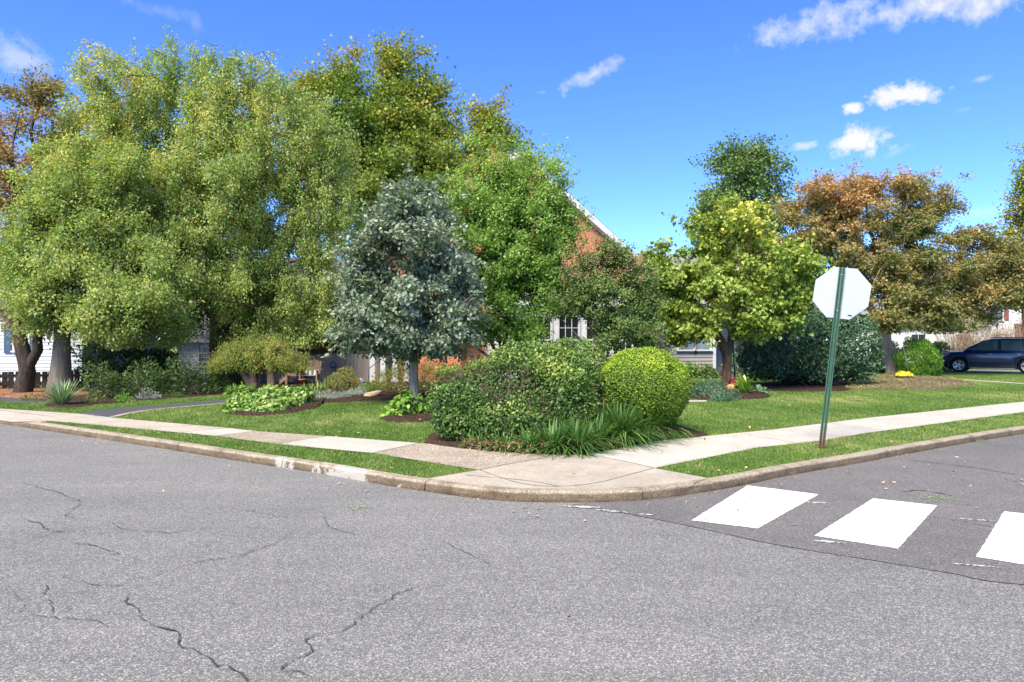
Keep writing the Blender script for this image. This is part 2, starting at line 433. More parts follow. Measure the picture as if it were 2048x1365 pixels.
# cracks, traced from the pavement
def z6(l): return [(x / 2.416, 800 + y / 2.416) for x, y in l]
def z7(l): return [(560 + x / 2.703, 860 + y / 2.703) for x, y in l]
def z8(l): return [(1500 + x / 3.737, 880 + y / 3.737) for x, y in l]
CR = [(z6([(275, 835), (300, 860), (370, 870), (400, 895), (490, 900), (560, 900), (640, 870), (750, 855), (870, 820), (1020, 775), (1110, 765), (1200, 740), (1330, 700), (1370, 665), (1440, 620)]), .011),
      (z6([(620, 930), (625, 960), (605, 985), (650, 1010), (680, 1080), (740, 1105), (825, 1130), (830, 1190), (900, 1215), (935, 1235), (1000, 1260), (1020, 1290), (1130, 1325), (1200, 1365), (1290, 1420)]), .017),
      (z7([(200, 1365), (190, 1335), (100, 1310), (35, 1295), (70, 1250), (190, 1190), (165, 1135), (210, 1110), (360, 1075), (400, 1030), (560, 930), (650, 880), (770, 845)]), .014),
      (z6([(0, 1090), (120, 1060), (225, 1045), (300, 1060), (430, 1070), (550, 1105)]), .009), (z6([(60, 925), (100, 985), (95, 1040)]), .008),
      (z6([(215, 890), (230, 920), (215, 940), (330, 945), (440, 925)]), .009), (z6([(240, 965), (225, 1045)]), .008), (z6([(330, 1020), (350, 995), (290, 1030)]), .008),
      (z6([(100, 400), (150, 420), (240, 445), (330, 475), (390, 500), (320, 560), (360, 570), (380, 590)]), .014),
      (z6([(105, 580), (200, 600), (250, 630), (300, 640), (430, 640)]), .014), (z6([(150, 675), (260, 650), (310, 635)]), .011),
      (z6([(520, 590), (600, 625), (700, 635), (760, 640), (860, 640), (1000, 615)]), .012), (z6([(340, 690), (430, 705), (500, 725), (560, 750), (440, 740)]), .014),
      (z6([(1000, 510), (1150, 535), (1300, 555), (1400, 575)]), .008), (z7([(250, 470), (260, 520), (350, 555), (420, 570)]), .012),
      (z7([(500, 575), (600, 600), (680, 640), (760, 655), (860, 655)]), .008), (z7([(870, 600), (1000, 660), (1090, 700), (1190, 765)]), .009), (z7([(1300, 795), (1450, 805)]), .007),
      (z8([(960, 500), (1100, 535), (1290, 570), (1460, 595), (1620, 620), (1830, 660), (1990, 690), (2048, 712), (2300, 740)]), .013),
      (z8([(1200, 155), (1350, 170), (1500, 190), (1700, 215), (1850, 240), (2048, 270)]), .03),
      (z8([(1130, 390), (1250, 380), (1330, 392), (1400, 400), (1520, 425)]), .03)]
lines = [(rough_line([tuple(G(u, v, 0)[:2]) for u, v in pl], .022, .045), w * .52, .9, True) for pl, w in CR]
ribbons('road_crack', lines, .0105, M['crack'])
ribbons('road_joint', [(seam_r, .006, .9, False)], .0055, M['crack'])

def apron_drop(x): return np.interp(x, [-13.3, -13.2, -10.6, -9.6], [1, .3, .3, 1])
# kerb: separate cast lengths with a worn edge
prof = [(0, -.05), (0, 0), (.006, .05), (.012, .094), (.024, .111), (.042, .118), (.15, .121), (.15, -.05)]
V = []; Fc = []; last = None; np_ = len(prof)
nz = [rng.uniform(0, 6.28, 6) for _ in range(3)]
def wav(s, k): return sum(math.sin(s * f + nz[k][i]) / (i + 1) for i, f in enumerate((2.1, 5.3, 11.7, 23.0, 47.0, 71.0))) / 2.5
for i in range(len(KC)):
    s = KS[i]
    if (last is not None and (int(s / 2.6) != int(KS[i - 1] / 2.6))): last = None
    drop = 1.0
    drop = float(apron_drop(KC[i][0]))
    b = len(V)
    chip = max(0, wav(s, 1) - .55) * .05
    for q, (o, z) in enumerate(prof):
        dz = 0; do = 0
        if 2 <= q <= 5: do = .006 * wav(s * 1.7 + q * 9, 0) + chip; dz = .004 * wav(s * 2 + q * 5, 2) - chip * .35
        p = KC[i] + KN[i] * (o + do)
        V.append((p[0], p[1], (z + dz) * (drop if z > 0 else 1)))
    if last is not None:
        for q in range(np_ - 1): Fc.append((last + q, b + q, b + q + 1, last + q + 1))
    else:
        if i:                                  # close the joint to a thin gap
            Fc.append(tuple(range(b - np_, b)))
            g_ = (KC[i] - KC[i - 1]) * .80
            for q in range(np_): V.append((V[b + q][0] - g_[0], V[b + q][1] - g_[1], V[b + q][2]))
            for q in range(np_ - 1): Fc.append((b + np_ + q, b + q, b + q + 1, b + np_ + q + 1))
            Fc.append(tuple(range(b + np_, b + 2 * np_)))
            V[b + np_:], V[b:b + np_] = V[b:b + np_], V[b + np_:]      # real ring last
            Fc = [tuple(x if x < b else (x + np_ if x < b + np_ else x - np_) for x in f) for f in Fc]; b += np_
        else: Fc.append(tuple(range(b, b + np_)))
    last = b
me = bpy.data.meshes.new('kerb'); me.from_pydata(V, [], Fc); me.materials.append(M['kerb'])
bm = bmesh.new(); bm.from_mesh(me); bmesh.ops.recalc_face_normals(bm, faces=bm.faces); bm.to_mesh(me); bm.free()
props(link('kerb', me), kind='structure')

# land behind the kerb
LAND = [tuple(p + KN[i * 4] * (.60 if apron_drop(p[0]) < .98 else 0)) for i, p in enumerate(KB[::4])]
land = LAND + [(120, 90), (260, 700), (-260, 700), (-120, 90)]
sheet('lawn', land, L - .02, M['lawn'])

# pavements
def gp(l): return [tuple(G(u, v)[:2]) for u, v in l]
W_IN = [(-26, 26.6), (-18, 21.0)] + gp([(0, 817), (155, 827), (234, 836), (459, 856)])
def kb_range(x0, x1):
    r = [tuple(p) for p in KB if x0 <= p[0] <= x1]
    return r
P_TAN = W_IN + gp([(360, 865), (91, 841)]) + [tuple(KB[i] + KN[i] * .58) for i in reversed([j for j in range(0, len(KB), 6) if -26 < KB[j][0] < -9.9])]
ap = [i for i in range(0, len(KB), 4) if -13.8 < KB[i][0] < -9.4]
V = []; Fc = []
for i in ap:
    for o in (0, .22, .44, .66): V.append((KB[i][0] + KN[i][0] * o, KB[i][1] + KN[i][1] * o, (.121 * apron_drop(KB[i][0]) - .001) * (1 - o / .66) + (L + .002) * o / .66))
for i in range(len(ap) - 1):
    for o in range(3): Fc.append((i * 4 + o, (i + 1) * 4 + o, (i + 1) * 4 + o + 1, i * 4 + o + 1))
me = bpy.data.meshes.new('driveway_apron'); me.from_pydata(V, [], Fc); me.materials.append(M['agg_far']); me.update(); props(link('driveway_apron', me), kind='structure')
P_A1 = gp([(430, 872), (511, 862), (654, 872), (555, 888)])
P_L1 = gp([(360, 865), (459, 856), (511, 862), (430, 872)])
P_L2 = gp([(555, 888), (654, 872), (839, 886), (745, 906)])
P_A2 = gp([(745, 906), (839, 886), (960, 895), (1137, 909), (958, 940)])
P_RAMP = gp([(958, 940), (1137, 909), (1172, 909), (1308, 936), (1416, 956)]) + list(reversed(kb_range(G(850, 957).x, G(1414, 956).x)))
P_R = gp([(1172, 909), (1306, 882), (1416, 871.5), (1544, 859), (1740, 835), (2048, 803)]) + [(30, 28.9), (31, 27.8)] + gp([(2048, 824), (1740, 865), (1637, 882), (1515, 895), (1308, 936)])
for nm, p, m, dz in (('sidewalk', P_TAN, 'agg_far', 0), ('sidewalk', P_L1, 'pale', .001), ('sidewalk', P_A1, 'agg', 0), ('sidewalk', P_L2, 'pale', .001), ('sidewalk', P_A2, 'agg', 0),
                     ('sidewalk', P_RAMP, 'ramp', .0005), ('sidewalk', P_R, 'pale', 0)):
    sheet(nm, p, L + dz, M[m])
JN = [([(1172, 909), (1240, 921), (1308, 936)], .016), ([(1308, 936), (1250, 952), (1190, 966), (1120, 973), (1040, 966), (960, 940)], .012),
      ([(958, 940), (1050, 922), (1137, 909)], .012), ([(930, 950), (1060, 962), (1118, 973)], .012), ([(1416, 956), (1370, 972), (1290, 984), (1220, 987), (1150, 984)], .010),
      ([(360, 865), (459, 856)], .012), ([(430, 872), (511, 862)], .012), ([(555, 888), (654, 872)], .012), ([(745, 906), (839, 886)], .012),
      ([(155, 827), (30, 835)], .015), ([(285, 857), (390, 850)], .012), ([(100, 842), (0, 836)], .012),
      ([(1480, 866), (1590, 886)], .008), ([(1660, 846), (1775, 861)], .008), ([(1830, 826), (1960, 836)], .01)]
ribbons('sidewalk_joint', [(rough_line(gp(p), .006, .08), w, .4, False) for p, w in JN], L + .0035, M['joint'])

# driveways and paths
DR_L = gp([(155, 827), (190, 820), (234, 816), (330, 808.5), (459, 797)]) + [(-7.9, 22), (-8.6, 26)]
DR_R = gp([(222, 834), (300, 819.5), (440, 807), (478, 801)]) + [(-6.7, 22), (-7.2, 26)]
P_DRIVE = DR_L + list(reversed(DR_R)); sheet('driveway', P_DRIVE, L - .006, M['drive'])
ribbons('driveway_edging', [([np.array(p) for p in catmull([tuple(q) for q in DR_R[:-1]], .3)], .14, .1, False)], L + .0012, M['agg_far'])
P_NDR = [(-30, 28.6), (-18, 21.2), (-13.4, 18.3)] + gp([(100, 806)]) + gp([(112, 803)]) + [(-13.3, 18.9), (-18, 22.2), (-30, 30)]
sheet('driveway', P_NDR, L - .005, M['drive'])
P_CAR = [(21.8, 37.0), (24.6, 40.5), (44, 24.8), (41.4, 21.3)]
sheet('driveway', P_CAR, L - .004, M['drive_far'])
P_PATH = gp([(1835, 752), (1900, 756.5), (2048, 766), (2200, 777)]) + list(reversed(gp([(1835, 753), (1900, 758.0), (2048, 768), (2200, 779.5)])))
sheet('garden_path', P_PATH, L - .003, M['agg_far'])
P_STONE = gp([(1375, 800), (1412, 800), (1414, 803), (1375, 804)])
sheet('garden_path', P_STONE, L - .002, M['pale'])

# planting beds: low mounds
BEDS = []
def bed(pts, h, mat, z0=L - .012):
    P = catmull(pts + [pts[0]], .25)[:-1]; c = P.mean(0)
    P = P + rng.normal(0, .012, P.shape)
    V = []; Fc = []; rings = ((1.0, 0), (.965, .5), (.88, .85), (.6, 1.0), (.3, 1.0))
    n = len(P)
    for s, k in rings:
        for p in P:
            q = c + (p - c) * s; V.append((q[0], q[1], z0 + h * k + (rng.normal(0, .006) if k else 0)))
    V.append((c[0], c[1], z0 + h))
    for r in range(len(rings) - 1):
        for i in range(n):
            j = (i + 1) % n; Fc.append((r * n + i, r * n + j, (r + 1) * n + j, (r + 1) * n + i))
    b = (len(rings) - 1) * n
    for i in range(n): Fc.append((b + i, b + (i + 1) % n, len(V) - 1))
    me = bpy.data.meshes.new('planting_bed'); me.from_pydata(V, [], Fc); me.materials.append(mat)
    bm = bmesh.new(); bm.from_mesh(me); bmesh.ops.recalc_face_normals(bm, faces=bm.faces)
    for f in bm.faces:
        f.smooth = True
        if f.normal.z < 0: f.normal_flip()
    bm.to_mesh(me); bm.free()
    BEDS.append(P); return props(link('planting_bed', me), kind='structure')
BED_HEDGE = gp([(846, 887), (885, 893), (945, 900), (1060, 908), (1137, 909), (1172, 908), (1306, 882.5), (1416, 872), (1380, 856), (1300, 838), (1150, 832), (980, 836), (872, 862)])
bed(BED_HEDGE, .055, M['mulch'])
bed(gp([(440, 822), (480, 831), (560, 829), (632, 816), (650, 806), (700, 804), (790, 800), (850, 795), (890, 785), (880, 765), (700, 764), (560, 766), (480, 778)]), .09, M['mulch'])
bed(gp([(757, 838), (800, 846), (860, 842), (880, 828), (850, 814), (795, 818)]), .05, M['mulch'])
bed(gp([(85, 810), (130, 816), (235, 805), (330, 798), (440, 789), (455, 780), (330, 780), (150, 790)]), .05, M['mulch'])
bed([(-24, 26.6), (-18, 22.4), (-14.5, 19.7)] + gp([(150, 797), (190, 787)]) + [(-14, 23.5), (-18, 24.4), (-22, 27)], .05, M['litter'])
bed(gp([(1370, 797), (1430, 801), (1500, 799), (1540, 795), (1525, 787), (1450, 774), (1375, 785)]), .10, M['mulch'])
bed(gp([(1500, 776), (1560, 782), (1640, 783), (1700, 780), (1700, 762), (1620, 757), (1530, 765)]), .05, M['mulch'])
bed(gp([(1690, 779), (1780, 780), (1870, 778), (1930, 772), (1950, 767), (1900, 757), (1840, 749), (1770, 748), (1705, 757)]), .07, M['mulch_tan'])
bed(gp([(1300, 750), (1380, 752), (1500, 752), (1520, 747), (1450, 741), (1300, 741)]), .05, M['mulch'])

def in_poly(X, Y, poly):
    P = np.asarray(poly, float); inside = np.zeros(len(X), bool); j = len(P) - 1
    for i in range(len(P)):
        xi, yi = P[i]; xj, yj = P[j]
        if yi != yj:
            cnd = ((yi > Y) != (yj > Y)) & (X < (xj - xi) * (Y - yi) / (yj - yi) + xi)
            inside ^= cnd
        j = i
    return inside
def waves(P, k, n=7, seed=0):
    r = np.random.default_rng(seed); out = np.zeros(len(P))
    for _ in range(n):
        d = r.normal(0, 1, P.shape[1]); d *= k * r.uniform(.5, 1.6) / np.linalg.norm(d)
        out += np.sin(P @ d + r.uniform(0, 6.28))
    return out / math.sqrt(n / 2)          # about unit variance

# grass: real blades
M['grass'] = leaf_mat('grass_blades', [(0, (.040, .095, .010)), (.35, (.084, .148, .028)), (.6, (.142, .202, .052)), (.78, (.22, .24, .08)), (.9, (.34, .29, .11)), (1, (.42, .34, .18))], .5, .3, .25, 1.25)
EXCL = [P_TAN, P_L1, P_A1, P_L2, P_A2, P_RAMP, P_R, P_DRIVE, P_NDR, P_CAR, P_PATH, P_STONE] + BEDS
def grass():
    VV = []; TT = []
    land_poly = LAND + [(120, 90), (-120, 90)]
    y = 7.8
    while y < 42:
        dy = .5 if y < 16 else 2.0
        xl, xr = -.80 * (y + dy) - .8, .80 * (y + dy) + .8
        dens = 5200 * (9.0 / max(y, 8.5)) ** 1.7
        n = int(dens * (xr - xl) * dy)
        X = rng.uniform(xl, xr, n); Y = rng.uniform(y, y + dy, n)
        ok = in_poly(X, Y, land_poly)
        for e in EXCL:
            e = np.asarray(e)
            if e[:, 1].max() < y or e[:, 1].min() > y + dy: continue
            ok &= ~in_poly(X, Y, e)
        X = X[ok]; Y = Y[ok]; n = len(X)
        if n:
            P = np.stack([X, Y], 1)
            sc = (np.maximum(Y, 8.5) / 9.0) ** .5
            pa = waves(P, 1.1, 7, 3); pb = waves(P, 5.0, 7, 4)
            h = rng.uniform(.018, .040, n) * (1 + .14 * pb) * np.minimum(sc, 1.1); w = rng.uniform(.0045, .009, n) * sc
            a = rng.uniform(0, 2 * PI, n); ln = rng.uniform(.3, 1.7, n) * h; b = rng.uniform(0, 2 * PI, n)
            z0 = np.full(n, L - .025)
            c = np.stack([X, Y, z0], 1)
            o = np.stack([np.cos(a) * w, np.sin(a) * w, np.zeros(n)], 1)
            tip = c + np.stack([np.cos(b) * ln, np.sin(b) * ln, h + .01], 1)
            VV.append(np.stack([c - o, c + o, tip], 1).reshape(-1, 3))
            t = .46 + .09 * pa + .06 * pb + rng.normal(0, .09, n)
            t += (rng.random(n) < .03) * rng.uniform(.2, .5, n)
            TT.append(np.clip(t, 0, 1))
        y += dy
    V = np.concatenate(VV); t = np.concatenate(TT)
    me = np_mesh('grass', V, np.arange(len(V)).reshape(-1, 3), M['grass'], t)
    o = props(link('grass', me), 'short mown green grass covering the lawns and verges', None, None, 'stuff')
    print('grass blades', len(t))
grass()
# ================================================================ PLANTS
def unit(A):
    return A / np.maximum(np.linalg.norm(A, axis=-1, keepdims=True), 1e-9)
def sphere_dirs(n):
    return unit(rng.normal(0, 1, (n, 3)))
def tmpl(half, fold=.10, droop=.12):
    """half outline (x,y) from base to tip -> closed outline with fold and droop"""
    pts = [(x, y) for x, y in half] + [(-x, y) for x, y in reversed(half) if x > 0]
    return np.array([(x, y, abs(x) * fold * 2 - droop * y * y) for x, y in pts])
TM = {'diamond': tmpl([(0, 0), (.32, .45), (0, 1)]),
      'oval': tmpl([(0, 0), (.26, .28), (.29, .62), (0, 1)]),
      'lance': tmpl([(0, 0), (.15, .4), (0, 1)]),
      'heart': tmpl([(0, .06), (.32, -.06), (.5, .25), (.36, .66), (0, 1)], .10, .2),
      'oak': tmpl([(0, 0), (.10, .18), (.26, .30), (.16, .42), (.36, .58), (.24, .72), (.26, .88), (0, 1)], .12, .15),
      'maple': tmpl([(0, 0), (.36, -.04), (.20, .22), (.52, .46), (.18, .50), (0, 1)], .08, .15),
      'broad': tmpl([(0, 0), (.30, .25), (.36, .55), (.2, .85), (0, 1)], .18, .35),
      'needle': tmpl([(0, 0), (.07, .4), (0, 1)], 0, .1),
      'disc': np.array([(math.cos(a) * .5, math.sin(a) * .5, .05 * math.sin(3 * a)) for a in np.arange(6) * PI / 3])}

def leaf_verts(P, D, N, S, t):
    D = unit(D); N = unit(N - (N * D).sum(1, keepdims=True) * D); X = np.cross(D, N)
    t = TM[t] if isinstance(t, str) else t
    S = np.asarray(S, float).reshape(-1, 1, 1)
    V = P[:, None, :] + S * (t[None, :, 0:1] * X[:, None, :] + t[None, :, 1:2] * D[:, None, :] + t[None, :, 2:3] * N[:, None, :])
    return V.reshape(-1, 3), len(t)

def leaves_mesh(name, P, D, N, S, t, mat, tint):
    V, k = leaf_verts(P, D, N, S, t)
    return np_mesh(name, V, np.arange(len(V)).reshape(-1, k), mat, tint)

def frustums(A, B, ra, rb, n=5):
    """tapered sticks between A[i] and B[i] -> V, F"""
    d = unit(B - A); h = np.where(np.abs(d[:, 2:3]) < .9, np.array([[0, 0, 1.0]]), np.array([[1.0, 0, 0]]))
    u = unit(np.cross(d, h)); w = np.cross(d, u); m = len(A)
    a = np.arange(n) * 2 * PI / n
    ring = np.cos(a)[None, :, None] * u[:, None, :] + np.sin(a)[None, :, None] * w[:, None, :]
    V = np.concatenate([A[:, None] + ring * ra[:, None, None], B[:, None] + ring * rb[:, None, None]], 1).reshape(-1, 3)
    b = (np.arange(m) * 2 * n)[:, None]; i = np.arange(n)[None, :]; j = (np.arange(n)[None, :] + 1) % n
    Fq = np.stack([b + i, b + j, b + n + j, b + n + i], 2).reshape(-1, 4)
    return V, Fq

def PB(u, v, y, ru, rv, rd=None):
    """ellipsoid: centre seen at (u,v) at depth y, radii given in frame units"""
    s = y / F; c = T(u, v, y)
    return (np.array(c), np.array((ru * s, (rd if rd is not None else ru) * s, rv * s)))

def grow(stems, targets, seg=.35, pull=.45):
    """attach every target to the branching skeleton; returns nodes, parents, stem radii (0 where not stem)"""
    N = []; par = []; sr = []; dr = []; pl = []
    for si, (pts, rad) in enumerate(stems):
        P = catmull(pts, seg); R = np.interp(np.linspace(0, 1, len(P)), np.linspace(0, 1, len(rad)), rad)
        for i, p in enumerate(P):
            if i == 0:
                if N and si:
                    k = int(np.argmin(np.linalg.norm(np.array(N) - p, axis=1))); par.append(k); pl.append(pl[k])
                else: par.append(-1); pl.append(0.0)
            else: par.append(len(N) - 1); pl.append(pl[-1] + seg)
            d = P[min(i + 1, len(P) - 1)] - P[max(i - 1, 0)]
            N.append(p); sr.append(R[i]); dr.append(d / np.linalg.norm(d))
    ns = len(N); cap = ns + len(targets) * 40
    A = np.zeros((cap, 3)); Dn = np.zeros((cap, 3)); PLn = np.zeros(cap)
    A[:ns] = N; Dn[:ns] = dr; PLn[:ns] = pl; n = ns
    zmin = [p[2] for p in N]; ok = np.zeros(cap, bool); ok[:ns] = True
    # stems: forbid attaching low on the bare trunk
    for si, (pts, rad) in enumerate(stems): pass
    tips = []
    par = list(par) + [0] * (cap - ns)
    for t in targets:
        v = t - A[:n]; d = np.linalg.norm(v, axis=1) + 1e-6
        cs = (v * Dn[:n]).sum(1) / d
        cost = d * (1 + pull * (1 - cs)) + .10 * PLn[:n] + np.where(ok[:n], 0, 1e3)
        k = int(np.argmin(cost)); p0 = A[k]; L_ = d[k]
        m = max(1, int(L_ / seg)); c = p0 + Dn[k] * L_ * .24 + np.array((0, 0, .02 * L_))
        prev = k
        for i in range(1, m + 1):
            s = i / m; q = (1 - s) ** 2 * p0 + 2 * s * (1 - s) * c + s * s * t
            if i < m: q = q + rng.normal(0, .03 * seg / .35, 3)
            if n >= cap: break
            A[n] = q; e = q - A[prev]; Dn[n] = e / max(np.linalg.norm(e), 1e-6); PLn[n] = PLn[prev] + np.linalg.norm(e); ok[n] = True
            par[n] = prev; prev = n; n += 1
        tips.append(prev)
    return A[:n], np.array(par[:n]), np.array(list(sr) + [0] * (n - ns)), Dn[:n], np.array(tips), ns

def tree(name, label, stems, blobs, nclump, crad, ntwig, lpt, lsize, lt, lmat, bmat, cat='tree', group=None, droop=.3, up=.6, tint=None, flat=.6, bias=.45,
         twig=.006, seg=.35, spread=.16, tail=.55, outb=.3, floor=None, pull=.45, hang=0.0, cut=None, shoots=None, shootlen=.5):
    stems = [([np.array(p, float) for p in pts], rad) for pts, rad in stems]
    base = stems[0][0][0].copy()
    root = thing(name, label, cat, tuple(base), 0, group)
    w = np.array([(b[1][0] * b[1][1] + b[1][0] * b[1][2] + b[1][1] * b[1][2]) for b in blobs]); w = w / w.sum()
    which = rng.choice(len(blobs), nclump, p=w)
    C = np.array([b[0] for b in blobs])[which]; R = np.array([b[1] for b in blobs])[which]
    cc = C + R * sphere_dirs(nclump) * (rng.random(nclump)[:, None] ** bias)
    if floor is not None: cc = cc[cc[:, 2] > floor]
    if cut is not None: cc = cc[cut(cc)]
    ctr = np.array([b[0] for b in blobs]).mean(0)
    cc = cc[np.argsort(np.linalg.norm(cc - ctr, axis=1) + rng.normal(0, .8, len(cc)))]
    # limbs go to every third clump first, twigs to the rest
    n = len(cc)
    tw = (cc[:, None, :] + sphere_dirs(n * ntwig).reshape(n, ntwig, 3) * (rng.random((n, ntwig, 1)) ** .5) * crad * np.array((1, 1, flat))).reshape(-1, 3)
    own = np.repeat(np.arange(n), ntwig)
    if hang: tw[:, 2] -= rng.random(len(tw)) * hang
    ns_ = nclump // 3 if shoots is None else shoots        # longer sprays that break the outline
    if ns_:
        q = rng.choice(n, ns_); o_ = unit(cc[q] - ctr) + sphere_dirs(ns_) * .5 + np.array((0, 0, .25 - droop * .5))
        tw = np.concatenate([tw, cc[q] + unit(o_) * (crad + shootlen * rng.random((ns_, 1)))]); own = np.concatenate([own, q])
    if floor is not None: tw[:, 2] = np.maximum(tw[:, 2], floor - .1)
    A, par, sr, Dn, tips, ns = grow(stems, np.concatenate([cc, tw]), seg, pull)
    cnt = np.zeros(len(A)); cnt[tips] = 1
    for i in range(len(A) - 1, -1, -1):
        if par[i] >= 0: cnt[par[i]] += cnt[i]
    rad = twig * np.maximum(cnt, 1) ** .42
    mxs = max(sr.max(), .02); rad = np.minimum(rad, mxs * .62)
    e = np.arange(ns, len(A)); pa = par[e]
    ra = np.minimum(rad[pa], rad[e] * 1.5); rb = rad[e]
    ra = np.where(pa < ns, np.minimum(rad[e] * 1.35, np.maximum(sr[np.minimum(pa, ns - 1)], .01)), ra)
    Vb, Fb = frustums(A[pa] - base, A[e] - base, ra, rb)
    # trunk
    m = MB()
    for pts, r in stems:
        P = catmull(pts, .18); rr = np.interp(np.linspace(0, 1, len(P)), np.linspace(0, 1, len(r)), r)
        m.tube([p - base for p in P], list(rr), 11, 0, True, True, .05)
    tv = np.array(m.v); tq = np.array([f for f in m.f if len(f) == 4])
    me = np_mesh('trunk', np.concatenate([tv, Vb]), np.concatenate([tq, Fb + len(tv)]), bmat, None, True)
    link('trunk', me, root)
    # leaves
    tips2 = tips[len(cc):]; nt = len(tips2)
    P1 = A[tips2]; P0 = A[par[tips2]]; dr = unit(P1 - P0 + 1e-6)
    idx = np.repeat(np.arange(nt), lpt); k = len(idx)
    tt = rng.random(k) ** .8
    P = P1[idx] - dr[idx] * (tt * tail)[:, None] + rng.normal(0, spread, (k, 3)) * np.array((1, 1, .75))
    if hang: P[:, 2] -= rng.random(k) ** 2 * hang * .6
    out = unit(P1[idx] - ctr)
    D = dr[idx] * .5 + sphere_dirs(k) * .9 + np.array((0, 0, -droop)) + out * .2
    N = np.array((0, 0, up)) + sphere_dirs(k) * .75 + out * outb
    S = lsize * rng.uniform(.65, 1.25, k)
    ct = rng.normal(0, .085, n)[own][idx]
    tb = .42 + ct + rng.normal(0, .12, k)
    if tint is not None: tb = tint(P, tb, own[idx])
    if floor is not None:
        kk = P[:, 2] > floor - .25; P, D, N, S, tb = P[kk], D[kk], N[kk], S[kk], tb[kk]
    link('crown', leaves_mesh('crown', P - base, D, N, S, lt, lmat, np.clip(tb, 0, 1)), root)
    return root

def shell_leaves(blobs, n, noise=.08, nk=2.2, shell=.3, floor=L, seed=0, gap=None, tang=.8, updir=.25):
    w = np.array([(b[1][0] * b[1][1] + b[1][0] * b[1][2] + b[1][1] * b[1][2]) for b in blobs]); w = w / w.sum()
    which = rng.choice(len(blobs), n, p=w)
    C = np.array([b[0] for b in blobs])[which]; R = np.array([b[1] for b in blobs])[which]
    d = sphere_dirs(n)
    nm = unit(d / R)
    P0 = C + d * R
    bump = noise * waves(P0, nk * 2.2, 9, seed) + noise * .6 * waves(P0, nk * 5.5, 9, seed + 1)
    dep = shell * rng.random(n) ** 1.7
    P = P0 + nm * (bump - dep)[:, None]
    keep = P[:, 2] > floor
    for i, b in enumerate(blobs):           # drop what is deep inside another lobe
        q = ((P - b[0]) / b[1]); inside = (q * q).sum(1) < .62
        keep &= ~(inside & (which != i))
    if gap is not None: keep &= ~gap(P)
    P, nm, dep = P[keep], nm[keep], dep[keep]; k = len(P)
    D = nm * .45 + sphere_dirs(k) * tang + np.array((0, 0, updir)); N = nm * .8 + sphere_dirs(k) * .6 + np.array((0, 0, .45))
    return P, D, N, nm, dep

def shrub(name, label, blobs, n, lsize, lt, lmat, cat='shrub', group=None, noise=.07, nk=2.2, shell=.3, twigs=40, bmat=None, seed=0, tint=None, gap=None, tang=.8, updir=.25,
          extra_twigs=0, part='foliage', floor=L, twr=.006, core=0):
    lo = min(b[0][2] - b[1][2] for b in blobs)
    c = np.array([b[0] for b in blobs]).mean(0); base = np.array((c[0], c[1], L - .01))
    root = thing(name, label, cat, tuple(base), 0, group)
    P, D, N, nm, dep = shell_leaves(blobs, n, noise, nk, shell, floor, seed, gap, tang, updir)
    k = len(P)
    t = .45 + .10 * waves(P, nk * 3, 7, seed + 5) + rng.normal(0, .13, k)
    if tint is not None: t = tint(P, t, nm)
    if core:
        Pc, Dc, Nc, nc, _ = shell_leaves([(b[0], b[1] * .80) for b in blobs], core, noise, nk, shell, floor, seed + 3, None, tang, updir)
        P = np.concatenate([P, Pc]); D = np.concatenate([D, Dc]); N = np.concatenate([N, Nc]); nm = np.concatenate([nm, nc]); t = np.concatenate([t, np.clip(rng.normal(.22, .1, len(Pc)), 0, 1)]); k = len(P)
    link(part, leaves_mesh(part, P - base, D, N, lsize * rng.uniform(.65, 1.25, k), lt, lmat, np.clip(t, 0, 1)), root)
    if twigs:
        i = rng.choice(k, min(twigs, k), replace=False)
        B = P[i] - nm[i] * .02; mid = base * .35 + B * .65 + rng.normal(0, .06, B.shape); mid[:, 2] = base[2] + (B[:, 2] - base[2]) * .55
        A0 = np.repeat(base[None], len(i), 0) + rng.normal(0, .10, (len(i), 3)) * np.array((1, 1, 0)) * np.array((blobs[0][1][0], blobs[0][1][1], 0)) * 2.2
        r = np.full(len(i), twr)
        V1, F1 = frustums(A0 - base, mid - base, r * 2.2, r * 1.4, 4); V2, F2 = frustums(mid - base, B - base, r * 1.4, r * .6, 4)
        Vs = [V1, V2]; Fs = [F1, F2 + len(V1)]; off = len(V1) + len(V2)
        if extra_twigs:
            P2, D2, N2, nm2, dep2 = shell_leaves(blobs, extra_twigs, noise, nk, shell * .9, floor, seed + 40, None)
            dd = unit(nm2 * .5 + sphere_dirs(len(P2)) * .9)
            ll = rng.uniform(.08, .28, len(P2))[:, None]; P2 = P2 - nm2 * .05
            V3, F3 = frustums(P2 - dd * ll - base, P2 - base, np.full(len(P2), .0045), np.full(len(P2), .002), 3)
            Vs.append(V3); Fs.append(F3 + off)
        link('stems', np_mesh('stems', np.concatenate(Vs), np.concatenate(Fs), bmat or M['twig'], None, True), root)
    return root

